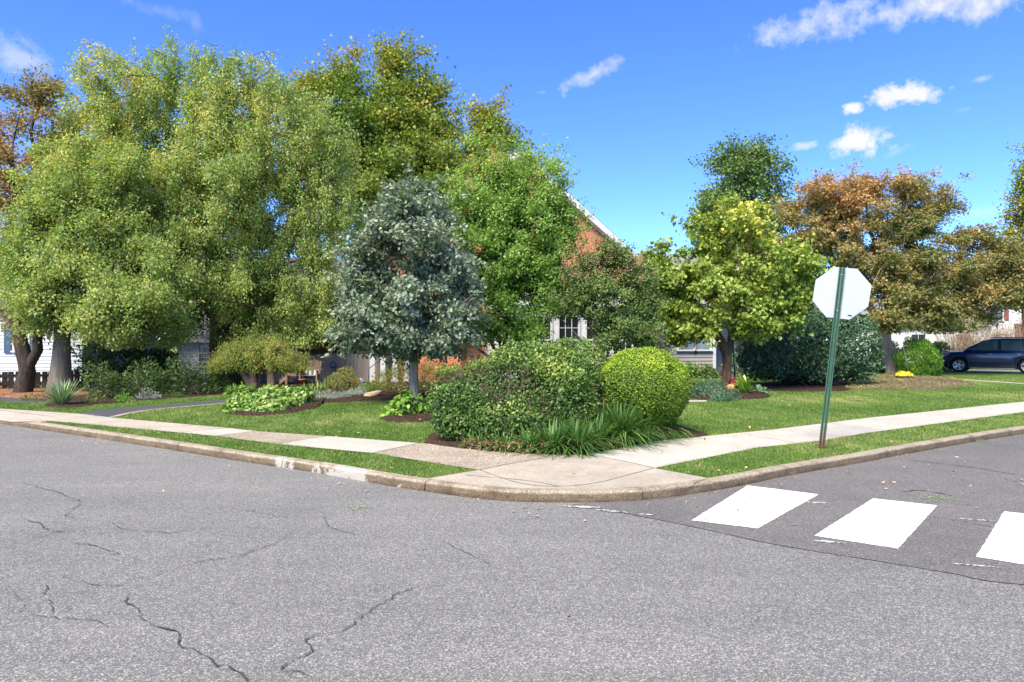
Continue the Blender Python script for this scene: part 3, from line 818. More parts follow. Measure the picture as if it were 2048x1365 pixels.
def strap_plant(name, label, base, n, length, width, mat, cat='plant', group=None, spread=.8, rad=.12, nseg=4, arch=1.0, wide=.5, tintb=.4, part='blades'):
    base = np.array(base, float)
    root = thing(name, label, cat, tuple(base), 0, group)
    a = rng.uniform(0, 2 * PI, n); rr = rad * np.sqrt(rng.random(n)); ln = length * rng.uniform(.6, 1.15, n)
    o = np.stack([rr * np.cos(a) , rr * np.sin(a), np.zeros(n)], 1)
    a2 = a + rng.normal(0, .6, n); lean = np.minimum(1.25, spread * rng.uniform(.15, 1.0, n))
    h = np.stack([np.cos(a2), np.sin(a2), np.zeros(n)], 1); side = np.stack([-np.sin(a2), np.cos(a2), np.zeros(n)], 1)
    V = []; 
    for i in range(nseg + 1):
        s = i / nseg
        p = o + h * (ln * lean * s ** 1.25)[:, None]
        p[:, 2] += ln * (s * np.sqrt(np.maximum(.08, 1 - .55 * lean ** 2)) - arch * .62 * lean * s ** 2.4)
        ww = width * (1 - abs(2 * (s - wide)) ** 2.2 * .55) * (1 if i < nseg else .06)
        if s < .01: ww = width * .5
        V.append(np.stack([p - side * ww * .5, p + side * ww * .5], 1))
    V = np.stack(V, 1)                                     # n, seg+1, 2, 3
    V = V.reshape(n, -1, 3); V[:, :, 2] = np.maximum(V[:, :, 2], .004); k = V.shape[1]
    b = (np.arange(n) * k)[:, None]; i = np.arange(nseg)[None, :] * 2
    Fq = np.stack([b + i, b + i + 1, b + i + 3, b + i + 2], 2).reshape(-1, 4)
    t = np.clip(np.repeat(tintb + rng.normal(0, .17, n), nseg) + np.tile(np.linspace(-.05, .10, nseg), n), 0, 1)
    link(part, np_mesh(part, V.reshape(-1, 3), Fq, mat, t, True), root)
    return root

# ---- leaf and bark materials
M['twig'] = plain('grey_brown_twigs', (.14, .105, .075), .95, .1, 0, .3, 20)
M['bark_grey'] = bark_mat('smooth_grey_bark', (.11, .093, .075), (.235, .205, .17), .12, 10)
M['bark_dark'] = bark_mat('dark_bark', (.018, .014, .011), (.075, .058, .046), .2, 12)
M['bark_birch'] = bark_mat('peeling_reddish_bark', (.05, .030, .022), (.19, .115, .085), .4, 10, (.27, .19, .145))
M['bark_brown'] = bark_mat('brown_bark', (.055, .034, .022), (.17, .11, .075), .25, 14)
M['bark_cherry'] = bark_mat('warm_brown_bark', (.15, .085, .05), (.40, .26, .165), .35, 10)
M['bark_maple'] = bark_mat('pale_brown_bark', (.30, .225, .165), (.60, .47, .36), .15, 12)
M['bark_oak'] = bark_mat('furrowed_tan_bark', (.19, .145, .095), (.48, .39, .28), .1, 26)
LM = {}
LM['birch'] = leaf_mat('birch_leaves', [(0, (.058, .102, .018)), (.35, (.118, .183, .034)), (.6, (.195, .262, .062)), (.82, (.285, .335, .11)), (.93, (.40, .38, .10)), (1, (.50, .32, .05))], .5, .42)
LM['shade'] = leaf_mat('lime_leaves', [(0, (.06, .105, .018)), (.4, (.12, .19, .034)), (.7, (.20, .275, .065)), (.92, (.34, .38, .14)), (1, (.45, .33, .06))], .45, .4)
LM['orange'] = leaf_mat('rusty_leaves', [(0, (.08, .09, .022)), (.3, (.16, .15, .04)), (.55, (.28, .18, .06)), (.8, (.36, .17, .065)), (1, (.42, .13, .06))], .55, .3)
LM['tulip'] = leaf_mat('turning_leaves', [(0, (.045, .085, .010)), (.35, (.10, .165, .018)), (.58, (.19, .22, .028)), (.76, (.32, .25, .035)), (.9, (.38, .17, .03)), (1, (.36, .10, .035))], .5, .32)
LM['oak'] = leaf_mat('silver_green_leaves', [(0, (.050, .080, .040)), (.3, (.10, .138, .078)), (.6, (.17, .212, .145)), (.85, (.29, .335, .265)), (.95, (.33, .34, .24)), (1, (.38, .26, .10))], .5, .25, .3, 1.2)
LM['crape'] = leaf_mat('crape_leaves', [(0, (.040, .095, .016)), (.4, (.100, .190, .034)), (.7, (.175, .275, .060)), (.92, (.27, .35, .09)), (1, (.40, .34, .07))], .42, .42)
LM['seed'] = leaf_mat('tan_seed_heads', [(0, (.17, .11, .06)), (.5, (.31, .205, .11)), (.8, (.36, .26, .13)), (1, (.42, .16, .10))], .8, .2)
LM['crape2'] = leaf_mat('dull_crape_leaves', [(0, (.034, .065, .016)), (.4, (.075, .125, .03)), (.7, (.14, .195, .055)), (.9, (.20, .22, .08)), (1, (.32, .18, .07))], .5, .25)
LM['redbud'] = leaf_mat('heart_leaves', [(0, (.045, .092, .010)), (.35, (.12, .185, .026)), (.6, (.22, .28, .05)), (.78, (.36, .37, .085)), (.92, (.54, .46, .07)), (1, (.58, .36, .06))], .45, .33)
LM['gumtree'] = leaf_mat('deep_green_leaves', [(0, (.035, .075, .018)), (.5, (.080, .14, .035)), (.8, (.14, .195, .055)), (1, (.20, .19, .07))], .5, .28)
LM['maple'] = leaf_mat('bronze_maple_leaves', [(0, (.045, .065, .012)), (.25, (.095, .122, .028)), (.45, (.165, .16, .048)), (.65, (.28, .195, .07)), (.85, (.37, .20, .085)), (1, (.42, .10, .06))], .5, .28)
LM['cherry'] = leaf_mat('weeping_leaves', [(0, (.06, .095, .014)), (.4, (.13, .175, .026)), (.7, (.22, .24, .045)), (.86, (.34, .27, .05)), (.94, (.55, .34, .03)), (1, (.60, .25, .02))], .5, .3)
LM['dark'] = leaf_mat('dark_shrub_leaves', [(0, (.016, .034, .008)), (.5, (.040, .078, .016)), (.8, (.09, .14, .03)), (1, (.16, .20, .05))], .4, .2)
LM['holly'] = leaf_mat('glossy_holly_leaves', [(0, (.018, .045, .020)), (.5, (.038, .082, .034)), (.8, (.070, .132, .058)), (1, (.13, .20, .10))], .5, .12, .3)
LM['hedge'] = leaf_mat('hedge_leaves', [(0, (.026, .052, .012)), (.35, (.060, .115, .022)), (.6, (.12, .185, .035)), (.8, (.23, .29, .055)), (.92, (.33, .34, .08)), (.97, (.30, .17, .07)), (1, (.40, .14, .05))], .42, .22)
LM['mound'] = leaf_mat('clipped_mound_leaves', [(0, (.05, .095, .010)), (.35, (.12, .195, .016)), (.65, (.23, .32, .026)), (.88, (.38, .42, .05)), (1, (.30, .17, .04))], .42, .25)
LM['lirio'] = leaf_mat('strap_leaves', [(0, (.028, .070, .014)), (.4, (.06, .13, .026)), (.65, (.11, .19, .045)), (.82, (.19, .25, .075)), (.92, (.40, .30, .12)), (1, (.34, .20, .08))], .42, .25)
LM['hosta'] = leaf_mat('lime_hosta_leaves', [(0, (.05, .105, .016)), (.4, (.105, .19, .030)), (.7, (.22, .31, .085)), (1, (.42, .45, .18))], .4, .3)
LM['lush'] = leaf_mat('bright_green_leaves', [(0, (.04, .095, .012)), (.5, (.10, .20, .025)), (.85, (.22, .32, .05)), (1, (.50, .42, .06))], .4, .3)
LM['lav'] = leaf_mat('lavender_leaves', [(0, (.10, .125, .10)), (.5, (.19, .22, .185)), (1, (.34, .36, .31))], .7, .15)
LM['olive'] = leaf_mat('olive_leaves', [(0, (.05, .062, .012)), (.45, (.13, .145, .028)), (.8, (.22, .205, .055)), (1, (.33, .19, .07))], .5, .25)
LM['blue'] = leaf_mat('bluegreen_leaves', [(0, (.03, .07, .04)), (.5, (.07, .135, .075)), (1, (.16, .24, .14))], .5, .25)
LM['arb'] = leaf_mat('cedar_sprays', [(0, (.022, .065, .008)), (.45, (.060, .145, .014)), (.8, (.13, .25, .022)), (1, (.24, .33, .04))], .55, .25)
LM['yuc'] = leaf_mat('yucca_blades', [(0, (.06, .11, .05)), (.5, (.14, .21, .10)), (1, (.34, .40, .24))], .4, .2)
LM['yellow'] = leaf_mat('yellow_petals', [(0, (.62, .36, .008)), (.6, (.80, .56, .012)), (1, (.85, .68, .06))], .6, .25)
LM['gold'] = leaf_mat('golden_petals', [(0, (.50, .26, .006)), (1, (.75, .45, .015))], .6, .2)
LM['red'] = leaf_mat('burgundy_petals', [(0, (.10, .005, .012)), (.6, (.20, .012, .025)), (1, (.32, .03, .05))], .6, .2)
LM['purple'] = leaf_mat('purple_petals', [(0, (.22, .15, .36)), (1, (.42, .34, .58))], .6, .2)
LM['coral'] = leaf_mat('coral_petals', [(0, (.50, .10, .04)), (1, (.72, .22, .06))], .6, .2)
LM['far'] = leaf_mat('distant_leaves', [(0, (.035, .065, .018)), (.5, (.075, .12, .03)), (.85, (.16, .17, .05)), (1, (.26, .17, .06))], .6, .2)

def uu(c): return 1024 + c[:, 0] / c[:, 1] * F
def tp(*pts): return [np.array(T(u, v, y)) for u, v, y in pts]

# ---------------------------------------------------------------- trees
def birch_tint(P, t, own): return t + .21 + .05 * waves(P, .9, 7, 51) + .03 * (P[:, 2] - 6) / 4
tree('birch_tree', 'huge pale green birch with several slanting reddish stems, behind the mushroom shaped weeping tree',
     [(tp((490, 772, 26), (478, 700, 26), (440, 620, 26), (385, 532, 26), (340, 445, 26), (280, 330, 26), (225, 225, 26)), [.19, .17, .15, .12, .09, .06, .03]),
      (tp((492, 772, 26.1), (497, 690, 26.3), (498, 560, 26.4), (485, 420, 26.4), (470, 300, 26.3), (400, 190, 26.2)), [.17, .15, .13, .10, .07, .03]),
      (tp((500, 772, 25.9), (520, 680, 25.8), (550, 560, 25.6), (580, 430, 25.4), (610, 300, 25.2)), [.16, .14, .11, .08, .03]),
      (tp((487, 772, 25.8), (455, 690, 25.2), (400, 600, 24.6), (330, 520, 24.2), (250, 440, 24.0)), [.14, .12, .09, .06, .03])],
     [PB(235, 205, 26, 130, 118, 120), PB(395, 190, 26.3, 115, 105), PB(505, 200, 26.3, 115, 108), PB(610, 270, 26, 108, 105), PB(640, 390, 26, 88, 115), PB(480, 360, 25.5, 160, 140),
      PB(300, 370, 25.5, 165, 140), PB(590, 545, 25.5, 85, 105), PB(460, 560, 25, 140, 110), PB(300, 570, 24.8, 120, 95), PB(160, 330, 26, 85, 110), PB(660, 480, 25.5, 50, 90), PB(130, 250, 26, 50, 90), PB(380, 470, 25, 170, 110), PB(600, 640, 24.8, 60, 40), PB(300, 350, 25.5, 220, 215, 110), PB(520, 350, 25.5, 185, 225, 100)],
     900, .62, 6, 64, .088, 'oval', LM['birch'], M['bark_birch'], droop=1.0, tint=birch_tint, hang=.75, spread=.11, shootlen=.5, shoots=150, floor=1.75, bias=.42, twig=.0055, seg=.45)
tree('lime_tree', 'leafy light green tree with a stout smooth grey trunk beside the low brown fence',
     [(tp((121, 797, 21.6), (121, 780, 21.6), (121.5, 740, 21.6), (123, 690, 21.6), (127, 640, 21.6), (135, 570, 21.6), (150, 480, 21.6)), [.40, .295, .235, .215, .19, .14, .06])],
     [PB(140, 555, 21.6, 110, 95), PB(205, 470, 21.8, 90, 80), PB(75, 510, 21.8, 70, 70), PB(225, 615, 21, 95, 62), PB(80, 600, 21, 48, 55), PB(140, 420, 22, 95, 80), PB(285, 560, 21.5, 80, 100), PB(200, 350, 22.5, 90, 80), PB(100, 360, 22.5, 60, 80), PB(330, 620, 22, 50, 60)],
     400, .5, 6, 54, .088, 'oval', LM['birch'], M['bark_grey'], tint=lambda P, t, o: t + .20 + .06 * waves(P, 1.0, 6, 52), droop=.6, hang=.35, spread=.13, floor=1.75, bias=.4)
tree('rusty_tree', 'rust and orange leaved tree with a dark forked trunk by the white clapboard house',
     [(tp((46, 789, 21.3), (50, 765, 21.3), (54, 742, 21.3), (46, 705, 21.3), (38, 670, 21.4), (30, 600, 21.8), (25, 480, 22.5), (25, 300, 23)), [.27, .21, .19, .15, .14, .11, .08, .03]),
      (tp((54, 742, 21.3), (66, 718, 21.25), (76, 700, 21.2), (74, 680, 21.2), (80, 630, 21.5), (70, 450, 22.5)), [.15, .14, .13, .12, .09, .03])],
     [PB(30, 240, 23.5, 65, 90), PB(5, 330, 23.5, 90, 90), PB(40, 430, 23, 60, 80), PB(-30, 520, 22.5, 100, 80), PB(15, 620, 21.8, 62, 48), PB(88, 200, 24, 32, 60), PB(-70, 330, 23.5, 90, 130), PB(75, 330, 24, 45, 80)],
     170, .5, 5, 24, .095, 'maple', LM['orange'], M['bark_dark'], tint=lambda P, t, o: t + .08 + .12 * waves(P, 1.1, 6, 77), spread=.15, floor=1.8)
def turning(z0, z1):
    def f(P, t, own): return t - .10 + .42 * np.clip((P[:, 2] - z0) / (z1 - z0), 0, 1) ** 2 + .07 * waves(P, .7, 6, 31)
    return f
tree('turning_tree', 'tall yellow green tree with orange tips rising behind the birch and the silvery oak',
     [(tp((770, 742, 36), (765, 600, 36), (752, 480, 36), (738, 375, 36), (720, 250, 36), (700, 120, 36)), [.4, .35, .3, .22, .12, .03]),
      (tp((760, 500, 36), (790, 400, 36.2), (795, 280, 36.3), (790, 110, 36.3)), [.24, .18, .12, .03]),
      (tp((758, 480, 36), (812, 370, 35.6), (845, 280, 35.4), (852, 130, 35.4)), [.2, .16, .1, .03])],
     [PB(700, 165, 36, 32, 70), PB(640, 210, 36.5, 60, 75), PB(785, 150, 36, 38, 62), PB(850, 180, 36, 36, 75), PB(885, 250, 36, 48, 80), PB(770, 290, 35.5, 115, 85), PB(850, 340, 35, 95, 70), PB(680, 320, 36, 85, 80), PB(900, 350, 36, 50, 60), PB(760, 420, 35.5, 120, 70), PB(740, 230, 36, 100, 90), PB(830, 250, 36, 85, 90), PB(670, 250, 36, 60, 80), PB(800, 380, 35, 130, 90)],
     520, .85, 5, 34, .155, 'maple', LM['tulip'], M['bark_dark'], tint=turning(10, 19), spread=.28, tail=.9, bias=.42, twig=.009, seg=.6, droop=.4)
tree('turning_tree', 'orange tipped yellow tree showing above the green crape myrtle, by the house chimney',
     [(tp((990, 740, 39), (990, 560, 39), (988, 400, 39), (985, 220, 39)), [.3, .25, .16, .03])],
     [PB(982, 250, 39, 34, 52), PB(1022, 285, 39, 30, 42), PB(955, 310, 38.5, 42, 55), PB(1000, 350, 38.5, 55, 60), PB(985, 430, 38.5, 60, 60)],
     110, .9, 5, 32, .17, 'maple', LM['tulip'], M['bark_dark'], tint=lambda P, t, o: t + .2 + .1 * waves(P, .7, 6, 32), spread=.26, tail=.9, twig=.009, seg=.6)
tree('oak_tree', 'young silvery grey green oak with lobed leaves on a slim straight trunk',
     [(tp((828, 806, 17.8), (828, 790, 17.8), (828, 760, 17.8), (828, 715, 17.8), (827, 640, 17.8), (825, 540, 17.8), (828, 430, 17.8), (822, 375, 17.8)), [.135, .105, .098, .09, .075, .055, .035, .012])],
     [PB(822, 430, 17.8, 84, 62), PB(815, 520, 17.8, 132, 90), PB(825, 385, 17.8, 34, 24), PB(810, 620, 17.8, 140, 72), PB(895, 590, 17.6, 66, 85), PB(728, 590, 17.6, 62, 85), PB(745, 660, 17.4, 72, 38), PB(890, 665, 17.4, 66, 40), PB(820, 685, 17.4, 90, 24)],
     520, .28, 4, 22, .112, 'oak', LM['oak'], M['bark_oak'], droop=.25, up=.7, spread=.10, tail=.35, floor=1.28, bias=.38, twig=.0035, seg=.22, tint=lambda P, t, o: t + .10 + .07 * waves(P, 1.6, 6, 3))
CRA_ST = [(tp((1000, 728, 21), (985, 690, 21), (950, 630, 20.8), (925, 560, 20.8)), [.06, .05, .04, .02]), (tp((1003, 728, 21.1), (1000, 680, 21.2), (985, 600, 21.4), (975, 480, 21.5)), [.06, .05, .04, .02]),
          (tp((1006, 728, 20.9), (1012, 670, 20.8), (1020, 580, 20.7), (1030, 430, 20.6)), [.065, .055, .045, .02]), (tp((1010, 728, 21), (1035, 680, 21), (1060, 610, 21), (1090, 500, 21)), [.06, .05, .04, .02]),
          (tp((1013, 728, 21), (1060, 690, 20.6), (1100, 640, 20.3), (1130, 560, 20.2)), [.05, .04, .03, .015]), (tp((998, 728, 21), (960, 700, 21.2), (930, 670, 21.4)), [.05, .04, .02])]
tree('crape_myrtle', 'tall green crape myrtle with many dark stems, between the silvery oak and brick gable', CRA_ST,
     [PB(1000, 420, 21, 92, 85), PB(1075, 450, 21, 68, 75), PB(1030, 340, 21, 70, 45), PB(955, 470, 21, 62, 85), PB(1060, 545, 20.5, 85, 70), PB(1120, 470, 20.5, 32, 45), PB(935, 345, 21, 32, 32), PB(1090, 330, 21, 26, 22), PB(1000, 560, 20.8, 80, 60), PB(1130, 400, 20.3, 26, 34), PB(930, 675, 20.4, 32, 34), PB(950, 600, 20.6, 40, 60), PB(908, 500, 20.7, 38, 60),
      PB(1010, 625, 20.6, 85, 45), PB(1060, 660, 20.4, 60, 26), PB(975, 655, 20.6, 40, 24), PB(1110, 600, 20.2, 40, 40), PB(1060, 470, 20.5, 90, 110), PB(1000, 500, 20.6, 90, 90), PB(985, 300, 21, 40, 40), PB(1090, 390, 20.7, 62, 62), PB(925, 410, 20.8, 48, 70), PB(1125, 430, 20.4, 34, 52), PB(1110, 520, 20.2, 60, 60)],
     430, .36, 6, 36, .088, 'oval', LM['crape'], M['bark_brown'], tint=lambda P, t, o: t + .15 + .09 * (P[:, 2] - 5) / 3 + .06 * waves(P, 1.5, 6, 9), spread=.10, tail=.6, bias=.4, twig=.004, seg=.28, floor=1.5, droop=.15, cut=lambda c: ~((uu(c) > 1085) & (c[:, 2] < 2.75)))
def seedheads(parent_name, blobs, n, size, m, seed):
    o = [x for x in bpy.data.objects if x.name.startswith(parent_name)][-1]; base = np.array(o.location)
    P, D, N, nm, dep = shell_leaves(blobs, n * 3, .15, 1.0, .25, 2.2, seed)
    k = P[:, 2] > np.quantile(P[:, 2], .45); P = P[k][:n]; nn = nm[k][:n]
    up = unit(nn * .6 + np.array((0, 0, .8)))
    kk = 42
    Q = np.repeat(P, kk, 0) + np.repeat(up, kk, 0) * rng.uniform(0, .26, (len(P) * kk, 1)) + rng.normal(0, .05, (len(P) * kk, 3))
    link('seed_heads', leaves_mesh('seed_heads', Q - base, sphere_dirs(len(Q)), sphere_dirs(len(Q)), size * rng.uniform(.6, 1.3, len(Q)), 'diamond', m, np.clip(rng.normal(.45, .25, len(Q)) , 0, 1)), o)
seedheads('crape_myrtle', [PB(1000, 400, 21, 100, 95), PB(1030, 345, 21, 60, 42), PB(1080, 440, 21, 72, 85), PB(950, 370, 21, 36, 36)], 85, .035, LM['seed'], 5)
tree('crape_myrtle', 'shorter dull green crape myrtle thick with brown seed heads, in front of the white sunroom',
     [(tp((1205, 722, 19), (1190, 680, 19), (1170, 620, 19), (1155, 560, 19)), [.045, .04, .03, .015]), (tp((1208, 722, 19), (1207, 660, 19), (1215, 580, 19), (1220, 510, 19)), [.045, .04, .03, .012]),
      (tp((1212, 722, 19), (1225, 670, 19), (1250, 610, 18.9), (1275, 560, 18.8)), [.045, .04, .03, .012]), (tp((1200, 722, 19), (1170, 690, 18.8), (1145, 660, 18.7)), [.035, .03, .015])],
     [PB(1215, 590, 19, 82, 78), PB(1170, 550, 19, 45, 52), PB(1270, 580, 19, 48, 68), PB(1145, 615, 19, 34, 40), PB(1225, 660, 18.8, 85, 36), PB(1290, 680, 18.8, 40, 24), PB(1215, 520, 19, 60, 30), PB(1300, 640, 19, 40, 50)],
     230, .28, 6, 36, .064, 'oval', LM['crape2'], M['bark_brown'], tint=lambda P, t, o: t + .07 * waves(P, 1.5, 6, 19), spread=.085, tail=.4, twig=.0035, seg=.22, floor=1.45, bias=.4, cut=lambda c: ~((uu(c) < 1195) & (c[:, 2] < 2.5)))
seedheads('crape_myrtle', [PB(1215, 580, 19, 88, 82), PB(1170, 545, 19, 50, 56), PB(1268, 575, 19, 52, 72)], 120, .034, LM['seed'], 15)
RB_ST = [(tp((1452, 790, 22.6), (1452, 772, 22.6), (1454, 740, 22.6), (1453, 706, 22.6), (1440, 680, 22.6), (1425, 655, 22.6), (1395, 610, 22.4), (1360, 560, 22.3)), [.20, .155, .15, .145, .12, .10, .07, .03]),
         (tp((1455, 712, 22.6), (1461, 690, 22.6), (1465, 650, 22.6), (1480, 600, 22.6), (1500, 530, 22.6), (1510, 460, 22.6)), [.12, .115, .10, .08, .05, .02]),
         (tp((1464, 660, 22.6), (1500, 630, 22.4), (1540, 590, 22.2), (1590, 550, 22.0)), [.075, .06, .05, .02]), (tp((1436, 672, 22.6), (1430, 600, 22.8), (1435, 520, 22.9), (1445, 440, 23)), [.085, .07, .05, .02])]
def rb_tint(P, t, o):
    u = P[:, 0] / P[:, 1] * F + 1024
    return t + .05 + .26 * np.clip((P[:, 2] - 4.0) / 2, 0, 1) * np.clip((u - 1380) / 120, .15, 1) + .06 * waves(P, 1.3, 6, 23)
tree('redbud_tree', 'lime and yellow heart leaved tree with a forked trunk, above the burgundy mums', RB_ST,
     [PB(1450, 470, 22.6, 88, 66), PB(1358, 550, 22.6, 85, 66), PB(1535, 548, 22.6, 95, 74), PB(1315, 565, 22.4, 42, 50), PB(1605, 565, 22.2, 46, 42), PB(1450, 590, 22.4, 130, 72), PB(1320, 525, 22.6, 36, 36), PB(1612, 525, 22.3, 34, 18), PB(1555, 615, 22.2, 62, 45), PB(1360, 630, 22.2, 62, 34), PB(1480, 415, 22.8, 40, 22), PB(1590, 575, 22.3, 40, 40), PB(1510, 650, 22.2, 60, 25), PB(1580, 640, 22.2, 45, 28), PB(1600, 600, 22.2, 30, 30), PB(1340, 580, 22.3, 55, 50), PB(1370, 660, 22.0, 55, 18), PB(1310, 600, 22.2, 36, 40)],
     380, .34, 5, 22, .108, 'heart', LM['redbud'], M['bark_brown'], tint=rb_tint, droop=.55, up=.55, spread=.11, tail=.4, twig=.0045, seg=.28, floor=1.72, bias=.42)
tree('tulip_tree', 'dense rounded mid green tree standing behind the yellow leaved redbud',
     [(tp((1490, 735, 45), (1490, 600, 45), (1490, 450, 45), (1490, 300, 45)), [.35, .3, .2, .04])],
     [PB(1490, 360, 45, 82, 68), PB(1490, 430, 45, 98, 60), PB(1425, 430, 45, 40, 48), PB(1565, 400, 45, 36, 42), PB(1490, 312, 45, 54, 30), PB(1490, 520, 45, 100, 60)],
     210, 1.0, 5, 34, .19, 'oval', LM['gumtree'], M['bark_dark'], spread=.3, tail=1.0, twig=.01, seg=.7, bias=.42, tint=lambda P, t, o: t + .16 + .06 * waves(P, .6, 6, 44))
MP_ST = [(tp((1789, 751, 33.5), (1787, 735, 33.5), (1781, 710, 33.5), (1772, 690, 33.5), (1769, 665, 33.5), (1775, 630, 33.5), (1800, 570, 33.5), (1820, 480, 33.5)), [.42, .33, .285, .27, .24, .19, .12, .04]),
         (tp((1769, 668, 33.5), (1755, 640, 33.4), (1740, 615, 33.3), (1700, 570, 33.2), (1650, 490, 33.2), (1620, 430, 33.2)), [.21, .19, .17, .12, .07, .03]),
         (tp((1774, 640, 33.5), (1830, 600, 33), (1890, 560, 32.6), (1930, 500, 32.4), (1960, 460, 32.3)), [.15, .12, .09, .06, .03]),
         (tp((1778, 620, 33.6), (1770, 540, 34), (1740, 460, 34.3), (1730, 390, 34.4)), [.15, .12, .08, .03])]
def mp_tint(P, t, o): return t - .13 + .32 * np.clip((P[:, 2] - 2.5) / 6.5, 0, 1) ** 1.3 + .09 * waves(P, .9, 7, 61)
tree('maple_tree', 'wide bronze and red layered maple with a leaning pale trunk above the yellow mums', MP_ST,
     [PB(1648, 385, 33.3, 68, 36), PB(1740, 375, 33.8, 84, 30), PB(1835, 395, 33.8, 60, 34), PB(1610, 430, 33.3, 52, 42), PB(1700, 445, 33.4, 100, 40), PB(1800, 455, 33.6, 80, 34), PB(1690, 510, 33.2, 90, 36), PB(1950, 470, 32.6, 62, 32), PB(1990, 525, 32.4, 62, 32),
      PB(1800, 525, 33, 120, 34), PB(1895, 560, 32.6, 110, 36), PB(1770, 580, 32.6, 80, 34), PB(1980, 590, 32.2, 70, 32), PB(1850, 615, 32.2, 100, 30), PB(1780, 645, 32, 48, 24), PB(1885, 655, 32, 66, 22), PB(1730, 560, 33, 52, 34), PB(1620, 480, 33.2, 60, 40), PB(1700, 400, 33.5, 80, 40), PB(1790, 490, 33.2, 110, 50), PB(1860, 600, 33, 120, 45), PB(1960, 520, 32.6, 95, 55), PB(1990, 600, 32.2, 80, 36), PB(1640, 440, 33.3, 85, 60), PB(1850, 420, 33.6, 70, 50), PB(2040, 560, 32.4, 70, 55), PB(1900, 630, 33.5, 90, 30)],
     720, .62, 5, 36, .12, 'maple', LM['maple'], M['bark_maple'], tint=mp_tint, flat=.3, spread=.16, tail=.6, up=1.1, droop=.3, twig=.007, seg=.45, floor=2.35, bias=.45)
tree('poplar_tree', 'thin yellow green tree at the far edge beyond the bronze maple',
     [(tp((2050, 730, 46), (2050, 560, 46), (2048, 320, 46)), [.25, .18, .03])],
     [PB(2045, 370, 46, 26, 55), PB(2060, 450, 46, 50, 60), PB(2015, 500, 46, 24, 40), PB(2060, 540, 46, 60, 60)],
     85, .8, 5, 30, .17, 'oval', LM['tulip'], M['bark_dark'], spread=.25, tail=.9, twig=.009, seg=.6, tint=lambda P, t, o: t + .12)
# weeping tree: an umbrella of hanging twigs
tree('weeping_tree', 'low mushroom shaped weeping tree with gold flecked leaves and warm brown stems',
     [(tp((506, 784, 21.8), (500, 768, 21.8), (486, 745, 21.8), (478, 725, 21.8), (470, 700, 21.8)), [.15, .115, .095, .085, .05]), (tp((508, 784, 21.8), (507, 765, 21.7), (504, 740, 21.7), (508, 715, 21.7), (520, 695, 21.7)), [.15, .12, .11, .09, .04]),
      (tp((511, 784, 21.8), (516, 765, 21.9), (522, 742, 21.9), (530, 715, 22), (550, 695, 22)), [.10, .07, .06, .05, .03]), (tp((543, 786, 21.5), (543, 765, 21.5), (542, 735, 21.5), (545, 705, 21.5), (560, 690, 21.5)), [.14, .12, .115, .10, .03])],
     [PB(515, 702, 21.8, 82, 24, 70), PB(455, 716, 21.7, 36, 22), PB(580, 714, 21.7, 38, 20), PB(520, 690, 21.8, 60, 20), PB(610, 722, 21.6, 16, 8)],
     230, .22, 6, 26, .078, 'lance', LM['cherry'], M['bark_cherry'], droop=1.0, up=.8, hang=.26, spread=.09, tail=.25, twig=.0035, seg=.2, floor=1.02, bias=.35, tint=lambda P, t, o: t + .06 + .07 * waves(P, 2.2, 6, 71))

# distant mass of trees that closes the view between the houses
def treeline(label, segs, n, size, lm, seed):
    P = []
    for (x0, y0, x1, y1, h, d) in segs:
        k = n // len(segs); s = rng.random(k)
        prof_h = h * (.72 + .28 * np.sin(s * 9 + seed) * np.sin(s * 23 + seed * 2))
        z = prof_h * (1 - rng.random(k) ** 1.6)
        P.append(np.stack([x0 + (x1 - x0) * s + rng.normal(0, .5, k), y0 + (y1 - y0) * s + rng.uniform(-d, d, k), z], 1))
    P = np.concatenate(P); P = P[P[:, 2] > 0]; k = len(P)
    N = sphere_dirs(k) * .8 + np.array((0, -.3, .6))
    me = leaves_mesh('treeline', P, sphere_dirs(k) + np.array((0, 0, -.3)), N, size * rng.uniform(.6, 1.3, k), 'oval', lm, np.clip(.4 + .14 * waves(P, .5, 7, seed) + rng.normal(0, .13, k), 0, 1))
    props(link('treeline', me), label, None, None, 'stuff')
treeline('mass of trees far behind the houses', [(-75, 62, -8, 60, 7.0, 3), (-8, 62, 34, 66, 5.5, 3), (34, 66, 90, 58, 6.5, 3)], 42000, .42, LM['far'], 2)

# ---------------------------------------------------------------- shrubs
def GB(u, v0, y, ru, top, rd=None, sink=.25):
    """mound standing on the ground: centre column u, depth y, half width ru (frame units), top seen at v=top"""
    s = y / F; zt = EYE + (682 - top) * s; h = zt - L
    return (np.array(((u - 1024) * s, y, L + h * sink)), np.array((ru * s, (rd if rd is not None else ru) * s, h * (1 - sink))))
hedge_gap = lambda P: ((waves(P, 3.6, 8, 91) > .85) | ((waves(P, 7.0, 8, 92) > 1.15))) & (P[:, 2] < 1.38)
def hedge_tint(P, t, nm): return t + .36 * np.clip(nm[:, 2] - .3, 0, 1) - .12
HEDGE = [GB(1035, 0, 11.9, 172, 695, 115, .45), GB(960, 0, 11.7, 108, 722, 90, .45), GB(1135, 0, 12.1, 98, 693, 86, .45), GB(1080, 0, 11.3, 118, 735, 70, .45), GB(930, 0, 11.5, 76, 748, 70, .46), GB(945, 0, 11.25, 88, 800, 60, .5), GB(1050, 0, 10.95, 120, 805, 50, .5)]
shrub('hedge', 'large overgrown hedge with bare brown twigs showing, at the street corner', HEDGE, 100000, .052, 'oval', LM['hedge'], 'hedge', noise=.065, nk=1.8, core=34000, shell=.34, twigs=260, seed=12, tint=hedge_tint, gap=hedge_gap, extra_twigs=4200, twr=.008)
